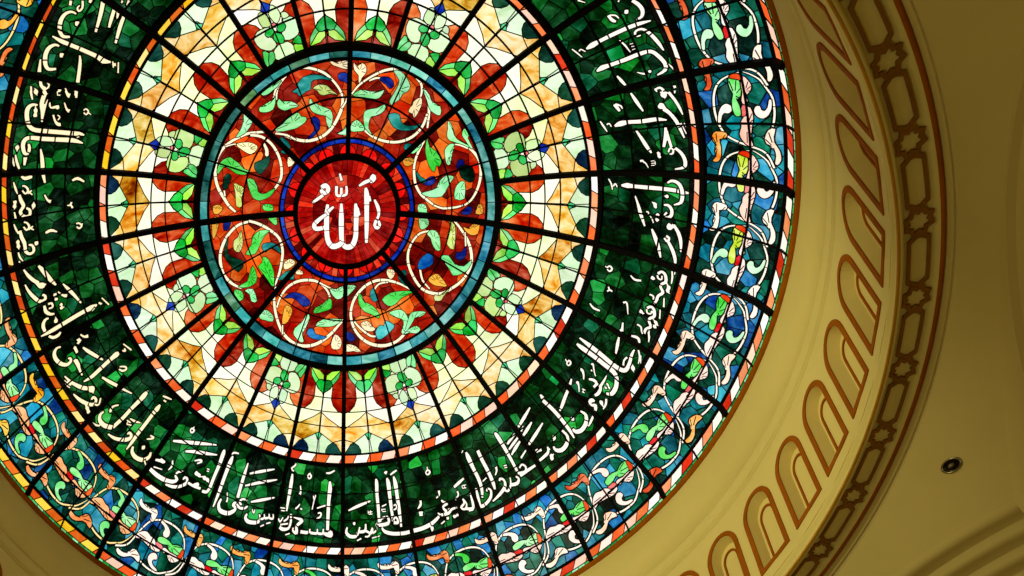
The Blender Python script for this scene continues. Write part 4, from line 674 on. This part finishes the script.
def ring_frame(name, A, B, c, r_c, parent, z0=ZS, z1=ZS-0.0042):
    v = []; m = len(A)
    for L, z in ((A, z0), (A, z1), (B, z1), (B, z0)):
        v += [cyl(c+math.degrees(x/r_c), r_c+y, z) for x, y in L]
    f = []
    for q in range(3):
        for i in range(m):
            j = (i+1) % m; f.append((q*m+i, q*m+j, (q+1)*m+j, (q+1)*m+i))
    return link(name, v, f, UMBER, parent)
def star(ro, ri, n=8, ph=0.0):
    return [((ro if i % 2 == 0 else ri)*math.cos(ph+math.pi*i/n), (ro if i % 2 == 0 else ri)*math.sin(ph+math.pi*i/n)) for i in range(2*n)]
RC = 1.0335; gap = math.radians(7.5)*RC
for k in range(48):
    c = SP+7.5*k
    ring_frame('star_moulding', star(0.0272, 0.0205, 8, 0.39), star(0.0180, 0.0122, 8, 0.39), c, RC, t4, ZS, ZS-0.0048)
    hl = gap/2-0.0205; w = 0.0185; ch = 0.0125
    def octo(hl, w, ch): return [(-hl, -w+ch), (-hl+ch*0.7, -w), (-hl*0.5, -w), (0, -w), (hl*0.5, -w), (hl-ch*0.7, -w), (hl, -w+ch), (hl, w-ch), (hl-ch*0.7, w), (hl*0.5, w), (0, w), (-hl*0.5, w), (-hl+ch*0.7, w), (-hl, w-ch)]
    ring_frame('bar_moulding', octo(hl, w, ch), octo(hl-0.0075, w-0.0056, ch*0.8), c+3.75, RC, t4)

# vault (sphere cut by eight arches)
A0 = 1.09; HC = 0.81; R2 = 2*A0*A0; AN = 1.13; PH = 23.0
def hs(r): return HC+math.sqrt(max(R2-r*r, 0))
vv = []; vf = []; n = 240; m = 14
for i in range(n):
    th = 360*i/n+0.5; dd = ((th-PH+22.5) % 45)-22.5
    ro = (AN+0.002)/math.cos(math.radians(dd))
    for j in range(m+1):
        r = 1.0845+(ro-1.0845)*j/m; vv.append(cyl(th, r, hs(r)))
for i in range(n):
    for j in range(m):
        a = i*(m+1)+j; b = ((i+1) % n)*(m+1)+j; vf.append((a, b, b+1, a+1))
cei = link('ceiling', vv, vf, OLIVE, None, True); structure(cei, 'olive tinted plaster vault curving away from the dome ring')
rho = math.sqrt(R2-AN*AN)
prof = [(AN, rho)]
x, q = AN, rho
for s in range(5):
    prof += [(x+0.006, q-0.008), (x+0.014, q-0.014), (x+0.024, q-0.014), (x+0.032, q-0.013), (x+0.040, q-0.017)]
    x += 0.042; q -= 0.022
prof += [(x, q), (x+0.02, q), (1.55, q)]
for k in range(8):
    ph = math.radians(PH+45*k); v = []; f = []; K = 28
    for i in range(K+1):
        for (nn, pp) in prof:
            lim = math.asin(min(0.99, nn*math.tan(math.radians(22.5))/pp))
            al = -lim+2*lim*i/K
            t = pp*math.sin(al); h = HC+pp*math.cos(al)
            X = nn*math.sin(ph)+t*math.cos(ph); Y = -nn*math.cos(ph)+t*math.sin(ph)
            v.append(W(X, Y, h))
    M = len(prof)
    for i in range(K):
        for j in range(M-1): f.append((i*M+j, (i+1)*M+j, (i+1)*M+j+1, i*M+j+1))
    structure(link('trim_%d' % (7+k), v, f, OLIVE, None, True), 'stepped arch moulding springing beside the vault')
    # outer wall under the arch
    v = []; f = []
    nn, pp = prof[-1]; lim = math.asin(nn*math.tan(math.radians(22.5))/pp)
    for i in range(K+1):
        al = -lim+2*lim*i/K; t = pp*math.sin(al)
        X = nn*math.sin(ph)+t*math.cos(ph); Y = -nn*math.cos(ph)+t*math.sin(ph)
        v += [W(X, Y, HC+pp*math.cos(al)), W(X, Y, -0.4)]
    for i in range(K): f.append((2*i, 2*i+1, 2*i+3, 2*i+2))
    structure(link('wall_%s' % ['south', 'southeast', 'east', 'northeast', 'north', 'northwest', 'west', 'southwest'][k], v, f, OLIVE, None, True), 'plain plaster wall below the arch')
# lower pointed-in arch openings in every second bay
for k in range(0, 8, 2):
    ph = math.radians(PH+45*k); R0 = 0.42; T0 = 0.07; TOP = 1.843; cz = TOP-R0
    def bay(n_, t_, h_): return W(n_*math.sin(ph)+t_*math.cos(ph), -n_*math.cos(ph)+t_*math.sin(ph), h_)
    v = []; f = []; N_ = 72; TL = AN*math.tan(math.radians(22.5))
    for i in range(N_+1):
        t_ = -TL+2*TL*i/N_; a_ = abs(t_-T0)
        top = HC+math.sqrt(rho*rho-t_*t_)+0.004
        bot = min(top, cz+math.sqrt(R0*R0-a_*a_)) if a_ < R0 else -0.4
        v += [bay(AN+0.001, t_, top), bay(AN+0.001, t_, bot)]
    for i in range(N_): f.append((2*i, 2*i+1, 2*i+3, 2*i+2))
    q = 0.0; x = AN+0.001; pr = [(x, R0)]
    for s_ in range(4):
        pr += [(x+0.012, R0-q-0.004), (x+0.020, R0-q-0.016), (x+0.030, R0-q-0.018)]; x += 0.034; q += 0.018
    K = 40; M = len(pr); b0 = len(v)
    for i in range(K+1):
        al = -math.pi/2+math.pi*i/K
        for n_, p_ in pr: v.append(bay(n_, T0+p_*math.sin(al), cz+p_*math.cos(al)))
    for i in range(K):
        for j in range(M-1): f.append((b0+i*M+j, b0+(i+1)*M+j, b0+(i+1)*M+j+1, b0+i*M+j+1))
    structure(link('trim_%d' % (15+k//2), v, f, OLIVE, None, False), 'plaster bay wall with a smaller stepped arch opening')
fl = [cyl(PH+22.5+45*k, 1.55/math.cos(math.radians(22.5))+0.005, -0.4) for k in range(8)]
structure(link('floor', fl, [tuple(range(8))], STONE), 'stone floor under the dome')

# ------------------------------------------------------------------ downlight
c = Vector((1.141, 0.023, 0)); r = math.hypot(c.x, c.y)
ctr = W(c.x, c.y, hs(r)); cc0 = W(0, 0, HC)
nrm = (cc0-ctr).normalized(); u = nrm.cross(Vector((0, 0, 1))).normalized(); w_ = nrm.cross(u)
u, w_ = (u*0.82-w_*0.57), (w_*0.82+u*0.57)*0.66
dl = thing('recessed_downlight', 'small round recessed downlight with metal rim in the plaster vault', 'lamp')
def lathe(prof, n=40):
    v = []; f = []
    for i in range(n):
        a = 2*math.pi*i/n
        for rr, z in prof: v.append(ctr+(u*math.cos(a)+w_*math.sin(a))*rr*S+nrm*z*S)
    k = len(prof)
    for i in range(n):
        j = (i+1) % n
        for t in range(k-1): f.append((i*k+t, j*k+t, j*k+t+1, i*k+t+1))
    return v, f
STEEL = solid('brushed_steel', (150, 140, 110), 0.3, 0.9, 0.1, 20)
DARK = solid('dark_reflector', (34, 26, 14), 0.3, 0.6, 0.2, 10)
LAMPG = solid('lamp_glass', (120, 108, 80), 0.15, 0.2, 0.1, 10)
v, f = lathe([(0.0215, -0.001), (0.0215, 0.0015), (0.0195, 0.003), (0.0168, 0.0025), (0.016, 0.0)]); link('rim', v, f, STEEL, dl, True)
v, f = lathe([(0.0165, 0.0022), (0.0145, 0.0008), (0.010, 0.0004), (0.0, 0.0003)]); link('reflector', v, f, DARK, dl, True)
v, f = lathe([(0.006, 0.0006), (0.0062, 0.003), (0.0045, 0.0052), (0.0, 0.006)]); link('bulb', v, f, LAMPG, dl, True)

# ------------------------------------------------------------------ light
w = bpy.data.worlds.new('sky'); bpy.context.scene.world = w; w.use_nodes = True
bg = w.node_tree.nodes['Background']; bg.inputs[0].default_value = (1.0, 0.985, 0.94, 1); bg.inputs[1].default_value = 1.25
def lamp(name, x, y, h, power, color, size=0.08):
    L = bpy.data.lights.new(name, 'POINT'); L.energy = power; L.color = color; L.shadow_soft_size = size
    o = bpy.data.objects.new(name, L); o.location = W(x, y, h); col.objects.link(o)
    o['label'] = 'unseen warm fill light added below the dome'; o['category'] = 'lamp'
    return o
WARM = (1.0, 0.945, 0.50)
def spot(name, a, b, power, cone, blend=0.8):
    L = bpy.data.lights.new(name, 'SPOT'); L.energy = power; L.color = WARM; L.shadow_soft_size = 0.15
    L.spot_size = math.radians(cone); L.spot_blend = blend
    o = bpy.data.objects.new(name, L); A, B = W(*a), W(*b); o.location = A
    o.rotation_euler = (B-A).to_track_quat('-Z', 'Y').to_euler(); col.objects.link(o)
    o['label'] = 'unseen warm spot added to brighten the drum wall niches'; o['category'] = 'lamp'
lamp('hall_fill_light', *pol(-115, 1.05), 1.3, 95, WARM)  # added fill lights without fixtures, placed by eye to brighten the plaster
lamp('hall_fill_light', 0.0, 0.0, 0.3, 135, WARM)
spot('drum_fill_spot', (*pol(-120, 0.93), 2.2), (*pol(58, 1.0), 2.46), 1000, 68)  # added out of view to lift the drum wall above the vault


# ------------------------------------------------------------------ camera
P = CAMP
t = P[2]; f_px = P[0]*100
right = Vector((1, 0, 0)); fwd = Vector((0, -math.sin(t), math.cos(t))); down = Vector((0, -math.cos(t), -math.sin(t)))
c_, s_ = math.cos(P[21]), math.sin(P[21]); right, fwd = c_*right-s_*fwd, s_*right+c_*fwd
c_, s_ = math.cos(P[22]), math.sin(P[22]); right, down = c_*right-s_*down, s_*right+c_*down
def flip(a): return Vector((-a.x, a.y, a.z))
R, D_, F_ = flip(right), flip(down), flip(fwd)
cam = bpy.data.cameras.new('camera'); co = bpy.data.objects.new('camera', cam); col.objects.link(co)
M = Matrix(((R.x, -D_.x, -F_.x, 0), (R.y, -D_.y, -F_.y, 0), (R.z, -D_.z, -F_.z, 0), (0, 0, 0, 1)))
co.matrix_world = Matrix.Translation(Vector((-P[20]*S, P[1]*S, LIFT))) @ M
cam.sensor_width = 36; cam.lens = 36*f_px/1024
cam.shift_x = (512-P[3]*100)/1024; cam.shift_y = (P[4]*100-288)/1024
cam.clip_start = 0.05; cam.clip_end = 200
sc = bpy.context.scene; sc.camera = co
sc.view_settings.view_transform = 'Standard'; sc.view_settings.look = 'None'
sc.view_settings.gamma = 1; sc.view_settings.use_curve_mapping = False
sc.view_settings.exposure = 0.0
sc.cycles.transparent_max_bounces = 12
print('glass triangles', PARTS_TRI)
